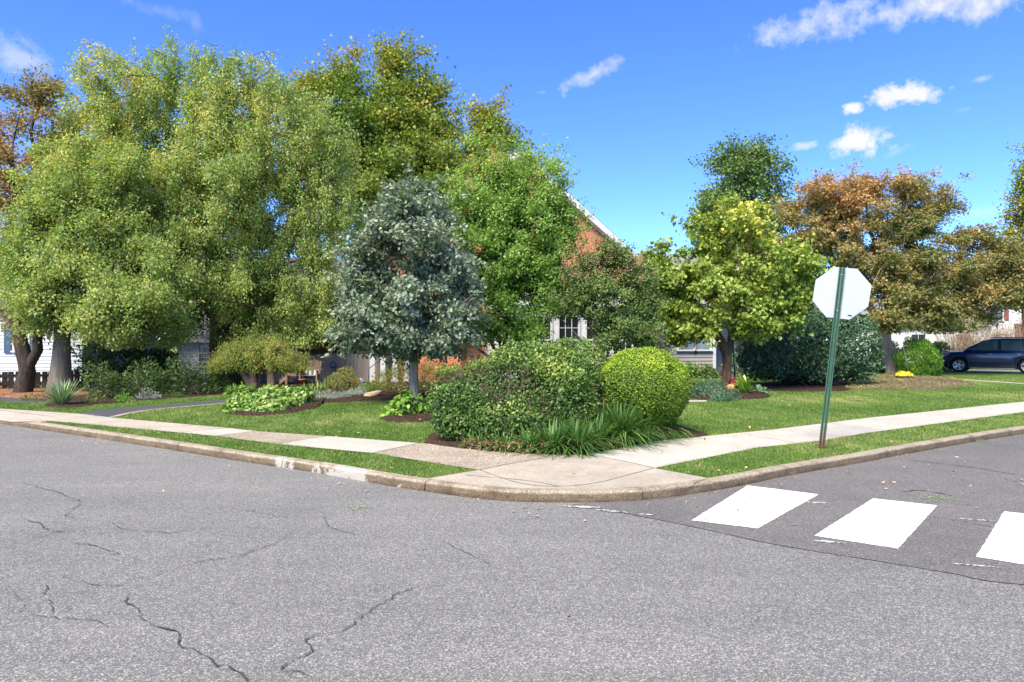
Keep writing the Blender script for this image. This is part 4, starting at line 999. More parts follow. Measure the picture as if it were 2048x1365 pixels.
shrub('hedge', 'smooth clipped round hedge mound, bright yellow green, against the overgrown hedge', [GB(1284, 0, 11.9, 96, 695, 92, .55)], 44000, .034, 'oval', LM['mound'], 'hedge', noise=.018, nk=2.4, shell=.16, twigs=160, seed=22, tint=lambda P, t, nm: t + .24 * np.clip(nm[:, 2], -.6, 1) - .16,
      gap=lambda P: waves(P, 6.5, 8, 95) > 2.9, extra_twigs=500)
# strap leaved clumps along the hedge foot
LIR = [(960, 893, 60, .30), (1005, 899, 80, .32), (1060, 903, 100, .36), (1108, 905, 170, .50), (1152, 904, 190, .54), (1190, 896, 170, .52), (1240, 886, 280, .74), (1290, 877, 230, .66), (1328, 870, 170, .56), (1208, 880, 190, .66), (1125, 890, 150, .54), (1270, 866, 140, .60)]
LIRW = ['at the foot of the overgrown hedge, the farthest from the stop sign', 'second from the tip of the bed by the pebbled pavement', 'with brown tips beside the pebbled pavement panel', 'leaning over the pavement where pebbles meet smooth concrete', 'at the very corner of the bed by the pavement joint',
        'beside the pavement just past the corner joint', 'tallest and fullest, under the gap between the two hedges', 'under the clipped mound, next to the tallest clump', 'nearest the bare mulch below the clipped mound', 'behind the tallest clump, against the hedge', 'tucked against the hedge behind the corner clumps', 'in shade beneath the clipped mound']
for (u, v, n_, ln), w_ in zip(LIR, LIRW):
    p = G(u, v); strap_plant('lily_turf', 'grassy green clump ' + w_, (p.x, p.y, L), int(n_ * 1.7), ln * 1.15, .021, LM['lirio'], 'grass clump', 'strap leaved clumps along the hedge foot', 1.12, .12, 5, 1.15, .4, .30)
# dead strap leaves lying round the clumps
def litter():
    k = 1500; s = rng.random(k); pts = np.array(gp([(930, 897), (1000, 903), (1060, 907), (1137, 908), (1172, 907), (1250, 893), (1310, 881), (1345, 876)]))
    P2 = np.stack([np.interp(s, np.linspace(0, 1, len(pts)), pts[:, i]) for i in (0, 1)], 1)
    off = np.abs(rng.normal(0, .16, k)); P = np.stack([P2[:, 0] + rng.normal(0, .05, k), P2[:, 1] + off - .03, L + .04 + rng.uniform(0, .13, k) * np.exp(-off * 2)], 1)
    D = sphere_dirs(k) * np.array((1, 1, .5)) + np.array((0, -.2, 0))
    me = leaves_mesh('dead_leaves', P, D, sphere_dirs(k) * .6 + np.array((0, 0, 1)), rng.uniform(.05, .16, k), 'needle', LM['seed'], np.clip(rng.normal(.15, .2, k), 0, 1))
    props(link('dead_leaves', me), 'dry brown leaf litter under the strap leaved clumps', None, None, 'stuff')
litter()
# fallen leaves on road, pavement and lawns
LM['fallen'] = leaf_mat('fallen_leaf_skins', [(0, (.16, .08, .035)), (.4, (.36, .20, .09)), (.7, (.50, .38, .22)), (1, (.45, .12, .05))], .7, .15)
def fallen():
    U = []; 
    for (a, b, c, d, k) in ((300, 1000, 930, 985, 14), (1000, 1420, 1000, 1050, 14), (1420, 2048, 900, 990, 26), (1400, 1950, 930, 1080, 16), (150, 800, 830, 900, 20), (1380, 2048, 790, 880, 34), (250, 470, 795, 830, 18), (500, 850, 820, 870, 22), (0, 150, 805, 820, 12), (900, 1500, 905, 950, 14), (1330, 1800, 880, 950, 22), (700, 1300, 1100, 1300, 1)):
        U.append(np.stack([rng.uniform(a, b, k), rng.uniform(c, d, k)], 1))
    U = np.concatenate(U)
    P = np.array([G(u, v, L) for u, v in U]); land_poly = LAND + [(120, 90), (-120, 90)]
    onland = in_poly(P[:, 0], P[:, 1], land_poly)
    P = np.array([np.array(G(u, v, L if o else 0)) for (u, v), o in zip(U, onland)]); P[:, 2] += np.where(onland, .03, .018)
    kerbband = np.array([np.min(np.hypot(KC[::3, 0] - p[0], KC[::3, 1] - p[1])) for p in P]) > .2
    P = P[kerbband]; k = len(P)
    D = sphere_dirs(k) * np.array((1, 1, .25))
    me = leaves_mesh('fallen_leaves', P, D, sphere_dirs(k) * .35 + np.array((0, 0, 1)), rng.uniform(.03, .065, k), 'oval', LM['fallen'], rng.random(k))
    props(link('fallen_leaves', me), 'scattered dry leaves on the road, pavement and lawns', None, None, 'stuff')
fallen()
def gutter():
    k = 5200; i = rng.integers(60, len(KC) - 60, k); i = i[(KC[i, 0] > -12) & (KC[i, 0] < 11)]; k = len(i)
    cl = .5 + .5 * waves(KC[i], 1.6, 6, 14); keep = rng.random(k) < np.clip(cl, .08, 1); i = i[keep]; k = len(i)
    off = np.abs(rng.normal(0, .14, k)) + .005
    P = np.concatenate([KC[i] - KN[i] * off[:, None], np.full((k, 1), .009)], 1)
    me = leaves_mesh('gutter_debris', P, sphere_dirs(k) * np.array((1, 1, .2)), sphere_dirs(k) * .4 + np.array((0, 0, 1)), rng.uniform(.006, .028, k), 'diamond', LM['fallen'], np.clip(rng.normal(.25, .25, k), 0, 1))
    props(link('gutter_debris', me), 'fine leaf crumbs and grit gathered in the gutter along the kerb', None, None, 'stuff')
gutter()
# thin weeds and leaf crumbs over the faded mulch round the maple
def bedcover():
    P0 = BEDS[7]; x0, y0 = P0.min(0); x1, y1 = P0.max(0); k = 42000
    X = rng.uniform(x0, x1, k); Y = rng.uniform(y0, y1, k); P = np.stack([X, Y], 1); ok = in_poly(X, Y, P0) & (waves(P, 1.6, 7, 15) + rng.normal(0, .7, k) > -.1); P = P[ok]; k = len(P)
    Q = np.concatenate([P, np.full((k, 1), L + .05) + rng.uniform(0, .03, (k, 1))], 1)
    gr = rng.random(k) < .6
    for nm, m, lab, sel, t in (('bed_weeds', LM['lush'], 'sparse weeds creeping over the faded mulch under the maple', gr, .4), ('bed_leaf_litter', LM['fallen'], 'brown leaf crumbs on the faded mulch under the maple', ~gr, .35)):
        q = Q[sel]; me = leaves_mesh(nm, q, sphere_dirs(len(q)) * np.array((1, 1, .5)), sphere_dirs(len(q)) * .6 + np.array((0, 0, 1)), rng.uniform(.03, .08, len(q)), 'lance', m, np.clip(rng.normal(t, .2, len(q)), 0, 1))
        props(link(nm, me), lab, None, None, 'stuff')
bedcover()

GR1 = 'dark shrubs in the bed beside the asphalt driveway'
shrub('laurel_shrub', 'rounded olive green shrub in front of the stout grey trunk, beside the driveway', [GB(205, 0, 19.2, 34, 730), GB(190, 0, 19, 22, 745), GB(228, 0, 19.2, 20, 748)], 3600, .11, 'lance', LM['dark'], group=GR1, noise=.10, shell=.45, twigs=60, seed=31, tint=lambda P, t, nm: t + .15)
shrub('laurel_shrub', 'dark green shrub second along the driveway bed, touching the rounded olive one', [GB(285, 0, 19.8, 38, 727), GB(310, 0, 19.7, 26, 745)], 3600, .11, 'lance', LM['dark'], group=GR1, noise=.12, shell=.45, twigs=60, seed=32, tint=lambda P, t, nm: t + .04)
shrub('laurel_shrub', 'very dark wide shrub in the driveway bed before the white shed', [GB(365, 0, 20.6, 42, 724), GB(395, 0, 20.8, 30, 732)], 3800, .11, 'lance', LM['dark'], group=GR1, noise=.12, shell=.45, twigs=60, seed=33, tint=lambda P, t, nm: t - .06)
shrub('laurel_shrub', 'near black shrub under the edge of the weeping tree', [GB(440, 0, 22.0, 34, 728), GB(468, 0, 22.4, 26, 735)], 3000, .11, 'lance', LM['dark'], group=GR1, noise=.12, shell=.45, twigs=40, seed=34, tint=lambda P, t, nm: t - .12)
shrub('laurel_shrub', 'black green evergreen mass behind the grey trunk and the rounded olive shrub', [GB(215, 0, 25.5, 52, 676), GB(275, 0, 25.8, 45, 672), GB(322, 0, 25.8, 36, 676), GB(170, 0, 25.5, 20, 712)], 9000, .13, 'oval', LM['dark'], noise=.2, shell=.6, twigs=40, seed=35, tint=lambda P, t, nm: t - .1)
shrub('laurel_shrub', 'loose greyish shrub against the white shed, above the driveway bed', [GB(330, 0, 26, 55, 690), GB(380, 0, 27, 24, 715)], 2200, .10, 'lance', LM['olive'], noise=.2, shell=.6, twigs=60, seed=36, tint=lambda P, t, nm: t - .2)
for (u, v, ru, tp_, lm, nn, lab, ls) in ((85, 800, 36, 789, 'dark', 900, 'flat dark ground cover at the foot of the grey trunk', .05), (186, 808, 18, 793, 'olive', 500, 'small yellowish tuft next to the spiky yucca', .06),
                                    (243, 805, 16, 789, 'lush', 500, 'small bright green plant between the first two driveway shrubs', .07), (300, 799, 26, 782, 'lav', 900, 'low grey green plant edging the driveway bed', .06),
                                    (345, 796, 22, 781, 'dark', 600, 'low dark plant edging the driveway bed before the darkest shrubs', .06), (262, 806, 11, 798, 'hosta', 260, 'tiny lime plant at the lawn edge of the driveway bed', .05)):
    p = G(u, v); shrub('border_plant', lab, [GB(u, 0, p.y + .2, ru, tp_)], nn, ls, 'lance', LM[lm], 'plant', noise=.05, nk=4, shell=.2, twigs=12, seed=int(u))
p = G(123, 811); strap_plant('yucca', 'spiky grey green yucca in the mulch by the pavement', (p.x, p.y, L), 150, .72, .034, LM['yuc'], 'plant', None, .95, .10, 3, .25, .3, .5)

# central bed
def hosta_like(name, label, blobs, n, ls, lm, cat='plant', group=None, seed=0, tint=None, lt='broad', twigs=60):
    return shrub(name, label, blobs, n, ls, lt, lm, cat, group, .05, 3.0, .30, twigs, M['twig'], seed, tint, None, .9, -.1)
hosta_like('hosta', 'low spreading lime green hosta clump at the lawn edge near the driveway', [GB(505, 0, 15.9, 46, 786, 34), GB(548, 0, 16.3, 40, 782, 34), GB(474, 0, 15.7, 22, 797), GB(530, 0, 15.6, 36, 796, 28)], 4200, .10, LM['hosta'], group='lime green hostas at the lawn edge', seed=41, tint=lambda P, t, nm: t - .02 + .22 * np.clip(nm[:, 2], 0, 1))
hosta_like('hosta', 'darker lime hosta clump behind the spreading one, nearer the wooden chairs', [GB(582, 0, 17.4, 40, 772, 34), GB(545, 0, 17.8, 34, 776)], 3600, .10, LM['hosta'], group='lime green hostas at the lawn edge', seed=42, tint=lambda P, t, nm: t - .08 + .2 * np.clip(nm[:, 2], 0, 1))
hosta_like('fern', 'soft dark green fern below the weeping tree beside the driveway', [GB(483, 0, 21.0, 28, 770)], 900, .16, LM['lush'], seed=43, lt='lance', tint=lambda P, t, nm: t - .15)
shrub('lavender', 'larger silvery lavender mound along the lawn edge', [GB(652, 0, 18.8, 32, 783, 24), GB(682, 0, 19.1, 20, 785)], 3600, .07, 'needle', LM['lav'], 'plant', 'silvery lavender mounds', .04, 4, .2, 20, None, 44, updir=.9)
shrub('lavender', 'smaller silvery lavender mound next to the flat tan rock', [GB(714, 0, 20.0, 22, 774, 20)], 2000, .07, 'needle', LM['lav'], 'plant', 'silvery lavender mounds', .04, 4, .2, 20, None, 45, updir=.9)
shrub('spirea_shrub', 'round brownish green bush in front of the grey board fence', [GB(688, 0, 22.4, 34, 735, 34), GB(672, 0, 22.2, 24, 745)], 7000, .07, 'lance', LM['olive'], 'shrub', None, .05, 3, .3, 60, None, 46)
shrub('spirea_shrub', 'low yellow green bush between the lavender and the wide olive bush', [GB(738, 0, 21.5, 22, 762)], 2000, .06, 'lance', LM['hosta'], 'shrub', None, .04, 3, .25, 30, None, 47, tint=lambda P, t, nm: t - .15)
shrub('spirea_shrub', 'wide olive and russet bush behind the slim oak trunk', [GB(805, 0, 22, 46, 722, 40), GB(855, 0, 22.2, 44, 719, 40), GB(915, 0, 21.5, 26, 728, 26), GB(770, 0, 21.8, 22, 745), GB(893, 0, 22, 26, 736)], 17000, .07, 'lance', LM['olive'], 'shrub', None, .06, 3, .3, 90, None, 48, tint=lambda P, t, nm: t + .0)
hosta_like('hydrangea', 'bright green broad leaved plant in the little bed before the oak', [GB(808, 0, 15.0, 28, 784, 24), GB(842, 0, 15.3, 18, 800), GB(786, 0, 14.9, 14, 808)], 420, .145, LM['lush'], seed=49, tint=lambda P, t, nm: t + .1)
for (u, v, n_, lab) in ((628, 793, 60, 'striped straw coloured strap plant beside the hostas'), (610, 800, 50, 'yellowing strap plant tucked behind the hostas'), (655, 782, 40, 'green strap plant behind the lavender, below the fence')):
    p = G(u, v); strap_plant('day_lily', lab, (p.x, p.y, L + .05), n_, .5, .03, LM['lirio'], 'plant', None, 1.0, .15, 4, 1.0, .4, .62)
# flowers
def mum(label, u, v, y, ru, top, lm, n=420, cat='flowers', seed=0, zb=L + .07):
    s = y / F; c = np.array(((u - 1024) * s, y, zb)); r = ru * s; h = (EYE + (682 - top) * s) - zb
    b = [(c + np.array((0, 0, h * .35)), np.array((r, r, h * .65)))]
    root = thing('chrysanthemum', label, cat, tuple(c))
    P, D, N, nm, dep = shell_leaves(b, 700, .012, 6, .07, zb, seed)
    link('foliage', leaves_mesh('foliage', P - c - nm * .03, D, N, .05 * rng.uniform(.7, 1.2, len(P)), 'oval', LM['dark'], np.clip(rng.normal(.6, .15, len(P)), 0, 1)), root)
    P, D, N, nm, dep = shell_leaves(b, n * 2, .012, 6, .03, zb + h * .22, seed + 1)
    k = nm[:, 2] > -.05; P, nm = P[k][:n], nm[k][:n]; k = len(P)
    link('blossoms', leaves_mesh('blossoms', P - c + nm * .015, np.cross(nm, sphere_dirs(k)), nm + sphere_dirs(k) * .4, .06 * rng.uniform(.7, 1.25, k), 'disc', lm, rng.random(k)), root)
    return root
mum('cushion of bright yellow mums in the mulch below the bronze maple', 1808, 757, 29.3, 16, 743, LM['yellow'], 420, seed=51)
mum('burgundy mums at the foot of the redbud trunk', 1469, 772, 22.3, 9.5, 757, LM['red'], 300, seed=52)
mum('clump of orange flowers beside the round brownish bush', 709, 772, 23, 6, 759, LM['coral'], 120, seed=53)
mum('clump of purple flowers beside the orange ones', 724, 770, 22.9, 7, 757, LM['purple'], 130, seed=54)
mum('red flowers just behind the hosta clump', 617, 785, 20.9, 5, 777, LM['red'], 80, seed=55)
mum('coral red flowers near the white porch posts', 748, 768, 23, 6, 761, LM['coral'], 70, seed=56)

# right hand lawn
shrub('holly_bush', 'massive dark glossy green bush behind the stop sign', [GB(1600, 0, 25.2, 112, 634, 90, .5), GB(1690, 0, 25.2, 62, 618, 62, .52), GB(1620, 0, 25.4, 70, 622, 60, .52), GB(1535, 0, 25, 56, 660, 56, .5), GB(1585, 0, 25.3, 52, 624, 50, .5), GB(1715, 0, 25, 42, 665, 42, .5)], 30000, .115, 'oval', LM['holly'], 'shrub', None, .07, 2, .5, 90, M['bark_dark'], 61, tint=lambda P, t, nm: t + .12 * np.clip(nm[:, 0], -.5, 1), floor=L + .22, twr=.012)  # leaves on one flank tinted lighter, side light put into the colour
def arb(label, u, y, ru, top, n, seed, group=None):
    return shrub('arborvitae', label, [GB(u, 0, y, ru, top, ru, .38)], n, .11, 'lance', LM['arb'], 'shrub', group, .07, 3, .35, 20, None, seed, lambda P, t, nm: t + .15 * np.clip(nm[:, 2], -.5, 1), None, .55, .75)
arb('plump bright green cedar bush beside the shepherd hook and the leaning trunk', 1836, 32.0, 41, 682, 15000, 62, 'cedar bushes by the bronze maple')
arb('darker cedar bush behind the leaning maple trunk', 1772, 35.5, 30, 684, 7000, 63, 'cedar bushes by the bronze maple')
shrub('laurel_shrub', 'mid green shrub between the cedar bush and the blue car', [GB(1873, 0, 38, 26, 681)], 2400, .14, 'oval', LM['gumtree'], noise=.1, shell=.4, twigs=20, seed=64)
# bare twiggy shrub behind the car
def twiggy(label, u, y, n, h, seed, lm, nl):
    base = np.array(((u - 1024) / F * y, y, L)); root = thing('twiggy_shrub', label, 'shrub', tuple(base))
    a = rng.uniform(0, 2 * PI, n); le = rng.uniform(.1, .75, n); ln = h * rng.uniform(.6, 1.1, n)
    o = np.stack([rng.normal(0, .5, n), rng.normal(0, .3, n), np.zeros(n)], 1)
    d = np.stack([np.cos(a) * le, np.sin(a) * le, np.sqrt(1 - le ** 2 * .8)], 1)
    B = o + d * ln[:, None]; A = []; E = []
    V1, F1 = frustums(o, B, np.full(n, .016), np.full(n, .006), 4)
    k = n * 4; i = rng.integers(0, n, k); s = rng.uniform(.35, 1, k)[:, None]; q = o[i] + (B[i] - o[i]) * s; e = q + unit(d[i] + sphere_dirs(k) * .8) * rng.uniform(.2, .7, (k, 1))
    V2, F2 = frustums(q, e, np.full(k, .008), np.full(k, .003), 3)
    link('stems', np_mesh('stems', np.concatenate([V1, V2]), np.concatenate([F1, F2 + len(V1)]), M['tan_twig'], None, True), root)
    i = rng.integers(0, k, nl); P = e[i] + rng.normal(0, .10, (nl, 3)); t = rng.normal(.5, .25, nl)
    link('foliage', leaves_mesh('foliage', P, sphere_dirs(nl), sphere_dirs(nl) + np.array((0, 0, .5)), .075 * rng.uniform(.6, 1.3, nl), 'diamond', lm, np.clip(t, 0, 1)), root)
M['tan_twig'] = plain('tan_twigs', (.30, .22, .17), .9, .1, 0, .25, 6)
twiggy('sprawling bare tan twigged shrub behind the bonnet of the blue car', 1925, 40.5, 170, 2.5, 65, LM['seed'], 1500)
twiggy('thin reddish twiggy shrub behind the roof of the blue car', 1995, 43, 130, 3.2, 66, LM['orange'], 1300)
twiggy('yellow green leafy thicket behind the windscreen of the blue car', 1962, 41.2, 60, 2.0, 67, LM['tulip'], 900)
# small bed below the redbud
hosta_like('fern', 'wide bed of blue green ferny leaves in front of the redbud trunk', [GB(1422, 0, 19.6, 36, 757, 28), GB(1455, 0, 18.9, 24, 778, 20), GB(1396, 0, 19.4, 22, 762), GB(1440, 0, 18.5, 22, 786, 16), GB(1465, 0, 18.7, 14, 790)], 5200, .085, LM['blue'], seed=71, lt='lance', tint=lambda P, t, nm: t)
p = G(1489, 792); strap_plant('canna', 'upright broad leaved green plant at the edge of the redbud bed', (p.x, p.y, L + .06), 34, .62, .11, LM['lush'], 'plant', None, .85, .10, 5, .8, .55, .45)
p = G(1520, 790); strap_plant('hosta', 'low flat leaved hosta at the tip of the redbud bed', (p.x, p.y, L + .06), 22, .34, .10, LM['blue'], 'plant', None, 1.1, .08, 5, .9, .55, .6)
for (u, y, ru, top, lm, nn, sd, lab) in ((1345, 30.5, 22, 722, 'dark', 900, 81, 'small dark shrub at the foot of the grey siding, near the clipped hedge mound'), (1378, 30.2, 24, 727, 'lush', 1000, 82, 'low green shrub below the grey siding'),
                                 (1415, 30.0, 24, 726, 'gumtree', 900, 83, 'low shrub at the white corner board of the grey siding'), (1475, 31.5, 26, 700, 'blue', 1500, 84, 'loose shrub below the bird house, against the grey house wing')):
    shrub('foundation_shrub', lab, [GB(u, 0, y, ru, top)], nn, .11, 'oval', LM[lm], 'shrub', None, .08, 3, .3, 20, None, sd)
# ================================================================ BUILDINGS
def window(parent, x, z, w, h, y=0.0, glass='glass', frame='white', rows=2, cols=3, sash=True, depth=.05, name='window'):
    """double hung window in the wall plane y (outside is -y)"""
    f = .09; m = MB()
    x0, x1, z0, z1 = x - w / 2, x + w / 2, z, z + h
    m.box((x0 - f, y - depth, z0), (x0, y + .02, z1)); m.box((x1, y - depth, z0), (x1 + f, y + .02, z1))
    m.box((x0 - f, y - depth, z1), (x1 + f, y + .02, z1 + f)); m.box((x0 - f - .04, y - depth - .05, z0 - .07), (x1 + f + .04, y + .02, z0))
    zm = (z0 + z1) / 2
    if sash: m.box((x0, y - depth + .008, zm - .035), (x1, y + .01, zm + .035))
    for a, b in ((z0, zm - .035), (zm + .035, z1)) if sash else ((z0, z1),):
        for i in range(1, cols):
            q = x0 + w * i / cols; m.box((q - .012, y - depth + .014, a), (q + .012, y - .012, b))
        for j in range(1, rows):
            q = a + (b - a) * j / rows
            for i in range(cols): m.box((x0 + w * i / cols + (.012 if i else 0), y - depth + .016, q - .012), (x0 + w * (i + 1) / cols - (.012 if i < cols - 1 else 0), y - .012, q + .012))
    o = m.build(name, M[frame], parent)
    g = MB(); g.box((x0, y - .010, z0), (x1, y + .015, z1)); g.build('pane', M[glass], o)
    return o
def clap(m, x0, x1, z0, z1, y, step=.15, mi=0, depth=.022):
    """lapped boards facing -y"""
    z = z0
    while z < z1 - .01:
        t = min(z + step, z1)
        m.add([(x0, y - depth, z), (x1, y - depth, z), (x1, y - .003, t), (x0, y - .003, t), (x0, y, z), (x1, y, z)], [(0, 1, 2, 3), (4, 5, 1, 0)], False, mi)
        z = t
    return m
def clap_side(m, y0, y1, z0, z1, x, sgn, step=.15, mi=0, depth=.022):
    z = z0
    while z < z1 - .01:
        t = min(z + step, z1)
        m.add([(x + sgn * depth, y0, z), (x + sgn * depth, y1, z), (x + sgn * .003, y1, t), (x + sgn * .003, y0, t), (x, y0, z), (x, y1, z)], [(0, 1, 2, 3), (4, 5, 1, 0)], False, mi)
        z = t

H = thing('brick_house', 'orange brick gabled house with white sunroom and grey sided wing, behind the corner garden trees', 'house', (.23, 29, L), math.radians(15))
ex, ez, az, dp = 6.6, 4.3, 9.55, 10.0
m = MB(); m.add([(-ex, 0, 0), (ex, 0, 0), (ex, 0, ez), (0, 0, az), (-ex, 0, ez), (-ex, dp, 0), (ex, dp, 0), (ex, dp, ez), (0, dp, az), (-ex, dp, ez)],
                [(0, 1, 2, 3, 4), (9, 8, 7, 6, 5), (1, 6, 7, 2), (5, 0, 4, 9)]); m.build('wall', M['brick'], H)
sl = (az - ez) / ex
m = MB()
for s in (-1, 1):
    o = .35; a = (s * (ex + o), az - sl * (ex + o)); t = .16
    m.add([(0, -.32, az + .02), (a[0], -.32, a[1] + .02), (a[0], dp + .3, a[1] + .02), (0, dp + .3, az + .02), (0, -.32, az + t + .02), (a[0], -.32, a[1] + t + .02), (a[0], dp + .3, a[1] + t + .02), (0, dp + .3, az + t + .02)],
          [(0, 1, 2, 3), (7, 6, 5, 4), (0, 4, 5, 1), (1, 5, 6, 2), (2, 6, 7, 3)])
rf = m.build('roof', M['shingle'], H)
m = MB()
for s in (-1, 1):
    a = s * (ex + .36)
    m.add([(s * .0, -.345, az - .16), (a, -.345, az - sl * abs(a) - .16), (a, -.345, az - sl * abs(a) + .14), (0, -.345, az + .14), (0, -.30, az - .16), (a, -.30, az - sl * abs(a) - .16), (a, -.30, az - sl * abs(a) + .14), (0, -.30, az + .14)],
          [(0, 1, 2, 3), (4, 7, 6, 5), (0, 4, 5, 1), (3, 2, 6, 7), (1, 5, 6, 2)])
    m.add([(0, -.30, az - .17), (a, -.30, az - sl * abs(a) - .17), (a, 0, az - sl * abs(a) - .17), (0, 0, az - .17)], [(0, 1, 2, 3)])
m.build('rake_board', M['white'], H)
m = MB(); m.box((-.55, 2.2, az - .6), (.35, 3.1, az + .5)); m.box((-.60, 2.15, az + .5), (.40, 3.15, az + .6)); m.build('chimney', M['brick'], rf)
# white sunroom in front of the gable
sx0, sx1, sy, sh = -1.45, 4.5, -2.1, 3.05
sr = MB(); sr.box((sx0, sy, 0), (sx1, -.003, sh))
SR = sr.build('sunroom', M['white_siding'], H)
m = MB(); m.add([(sx0 - .25, sy - .25, sh + .003), (sx1 + .25, sy - .25, sh + .003), (sx1 + .25, -.003, sh + .95), (sx0 - .25, -.003, sh + .95), (sx0 - .25, sy - .25, sh + .13), (sx1 + .25, sy - .25, sh + .13), (sx1 + .25, -.003, sh + 1.08), (sx0 - .25, -.003, sh + 1.08)],
                [(0, 1, 2, 3), (7, 6, 5, 4), (0, 4, 5, 1), (1, 5, 6, 2), (3, 7, 4, 0), (0, 3, 2, 1)]); m.build('sunroom_roof', M['shingle'], H)
m = MB(); m.box((sx0 - .27, sy - .29, sh - .02), (sx1 + .27, sy - .255, sh + .15)); m.build('fascia', M['white'], H)
for i in range(5): window(H, sx0 + .65 + 1.17 * i, .75, .80, 1.85, sy, 'glass', 'white', 2, 3)
m = MB(); m.box((-2.2, -.12, 0), (-1.46, -.002, 3.4)); m.build('pier', M['brick'], H)
window(H, -3.0, 1.0, .8, 1.5, 0, 'glass'); window(H, 0, 5.6, .9, 1.5, 0, 'glass')
# low brick wing with porch, deep in the shade of the trees
m = MB(); m.box((-12.5, 2.5, 0), (-ex - .003, 9, 3.3)); m.build('wing_wall', M['brick_dark'], H)
m = MB(); m.add([(-12.8, 2.0, 3.25), (-ex - .004, 2.0, 3.25), (-ex - .004, 5.8, 5.4), (-12.8, 5.8, 5.4), (-ex - .004, 9.5, 3.25), (-12.8, 9.5, 3.25), (-12.8, 2.0, 3.4), (-ex - .004, 2.0, 3.4), (-ex - .004, 5.8, 5.55), (-12.8, 5.8, 5.55), (-ex - .004, 9.5, 3.4), (-12.8, 9.5, 3.4)],
                [(6, 7, 8, 9), (9, 8, 10, 11), (0, 1, 7, 6), (0, 6, 9, 3), (3, 9, 11, 5), (0, 3, 2, 1), (3, 5, 4, 2)]); m.build('wing_roof', M['shingle'], H)
m = MB(); m.box((-4.45, -1.62, 0), (-2.75, -.003, 1.08)); m.build('porch_wall', M['brick'], H)
pr = MB(); pr.box((-6.3, -1.7, 2.75), (-2.3, -.35, 2.95)); pr.build('porch_beam', M['white'], H)
for x in (-6.15, -5.75, -5.3, -4.85): q = MB(); q.box((x - .09, -1.6, 0), (x + .09, -1.42, 2.745)); q.box((x - .13, -1.64, 0), (x + .13, -1.38, .16)); q.build('porch_post', M['white'], H)
# grey sided wing
wz = 3.1
m = MB(); m.box((6.62, 1.45, .32), (10.3, 9, wz), 0); clap(m, 6.62, 10.3, .34, wz, 1.447, .17, 0, .035)
m.box((10.303, 3.2, .32), (16.2, 9, wz), 0); clap(m, 10.32, 16.2, .34, wz, 3.197, .17, 0, .035); clap_side(m, 1.45, 3.2, .34, wz, 10.303, 1, .17, 0, .035)
m.build('wing_siding', M['grey_siding'], H)
m = MB(); m.box((6.63, 1.47, 0), (10.28, 9, .317)); m.box((10.29, 3.22, 0), (16.15, 9, .317)); m.build('foundation', M['tan'], H)
for a_, b_, nm in (((10.20, 1.395, .30), (10.355, 1.53, wz), 'corner_board'), ((16.1, 3.14, .3), (16.25, 3.28, wz), 'corner_board'), ((10.40, 1.60, .1), (10.47, 1.67, wz), 'downpipe')): m = MB(); m.box(a_, b_); m.build(nm, M['white'], H)
window(H, 8.75, 1.22, .82, 1.35, 1.40, 'glass_blue', 'white', 1, 1); window(H, 9.65, 1.22, .72, 1.35, 1.40, 'glass_blue', 'white', 1, 1)
window(H, 12.1, 1.25, .72, 1.35, 3.15, 'glass_blue', 'white', 1, 1); window(H, 14.3, 1.25, .8, 1.35, 3.15, 'glass_blue', 'white', 2, 2)
ra, rb = wz + .02, 6.15
m = MB(); m.add([(6.61, .95, ra), (16.6, .95, ra), (16.6, 9.4, ra), (6.61, 9.4, ra), (6.61, 5.2, rb), (14.9, 5.2, rb), (6.61, .95, ra + .14), (16.6, .95, ra + .14), (16.6, 9.4, ra + .14), (6.61, 9.4, ra + .14), (6.61, 5.2, rb + .14), (14.9, 5.2, rb + .14)],
                [(6, 7, 11, 10), (7, 8, 11), (8, 9, 10, 11), (0, 1, 7, 6), (1, 2, 8, 7), (0, 3, 2, 1), (0, 6, 10, 9, 3)]); m.build('wing_roof', M['shingle'], H)
m = MB(); m.box((6.62, .90, ra - .04), (16.64, .945, ra + .16)); m.build('fascia', M['white'], H)

# white house beyond the low brown fence
W = thing('white_house', 'white clapboard house with slate blue shutters, behind the low brown fence', 'house', (-23.2, 27.2, L), math.radians(-3))
m = MB(); m.box((0, .0, 0), (6.3, 5, 2.9)); clap(m, 0, 6.3, .05, 2.9, -.003, .14, 0, .03); clap_side(m, 0, 5, .05, 2.9, 6.303, 1, .14, 0, .03); m.build('wall', M['white_siding'], W)
m = MB(); m.add([(-.3, -.4, 2.92), (6.6, -.4, 2.92), (6.6, 2.5, 4.6), (-.3, 2.5, 4.6), (6.6, 5.4, 2.92), (-.3, 5.4, 2.92), (-.3, -.4, 3.06), (6.6, -.4, 3.06), (6.6, 2.5, 4.75), (-.3, 2.5, 4.75), (6.6, 5.4, 3.06), (-.3, 5.4, 3.06)],
                [(6, 7, 8, 9), (9, 8, 10, 11), (0, 1, 7, 6), (1, 2, 8, 7), (2, 4, 10, 8), (0, 3, 2, 1), (3, 5, 4, 2)]); m.build('roof', M['shingle'], W)
wx = 23.2 + (49 - 1024) / F * 27.1
window(W, wx, 1.25, .52, .98, -.03, 'glass_blue', 'white', 1, 1)
for s in (-1, 1):
    m = MB(); c = wx + s * .56; m.box((c - .15, -.075, 1.15), (c + .15, -.036, 2.3)); m.box((c - .11, -.082, 1.2), (c + .11, -.0745, 1.68)); m.box((c - .11, -.082, 1.76), (c + .11, -.0745, 2.25)); m.build('shutter', M['shutter'], W)
window(W, 1.2, 1.25, .7, 1.0, -.03, 'glass_blue', 'white', 1, 2)
m = MB(); m.tube([(2.95, -.42, 0), (2.95, -.42, .75)], .02, 8); m.build('downpipe', M['white'], W)

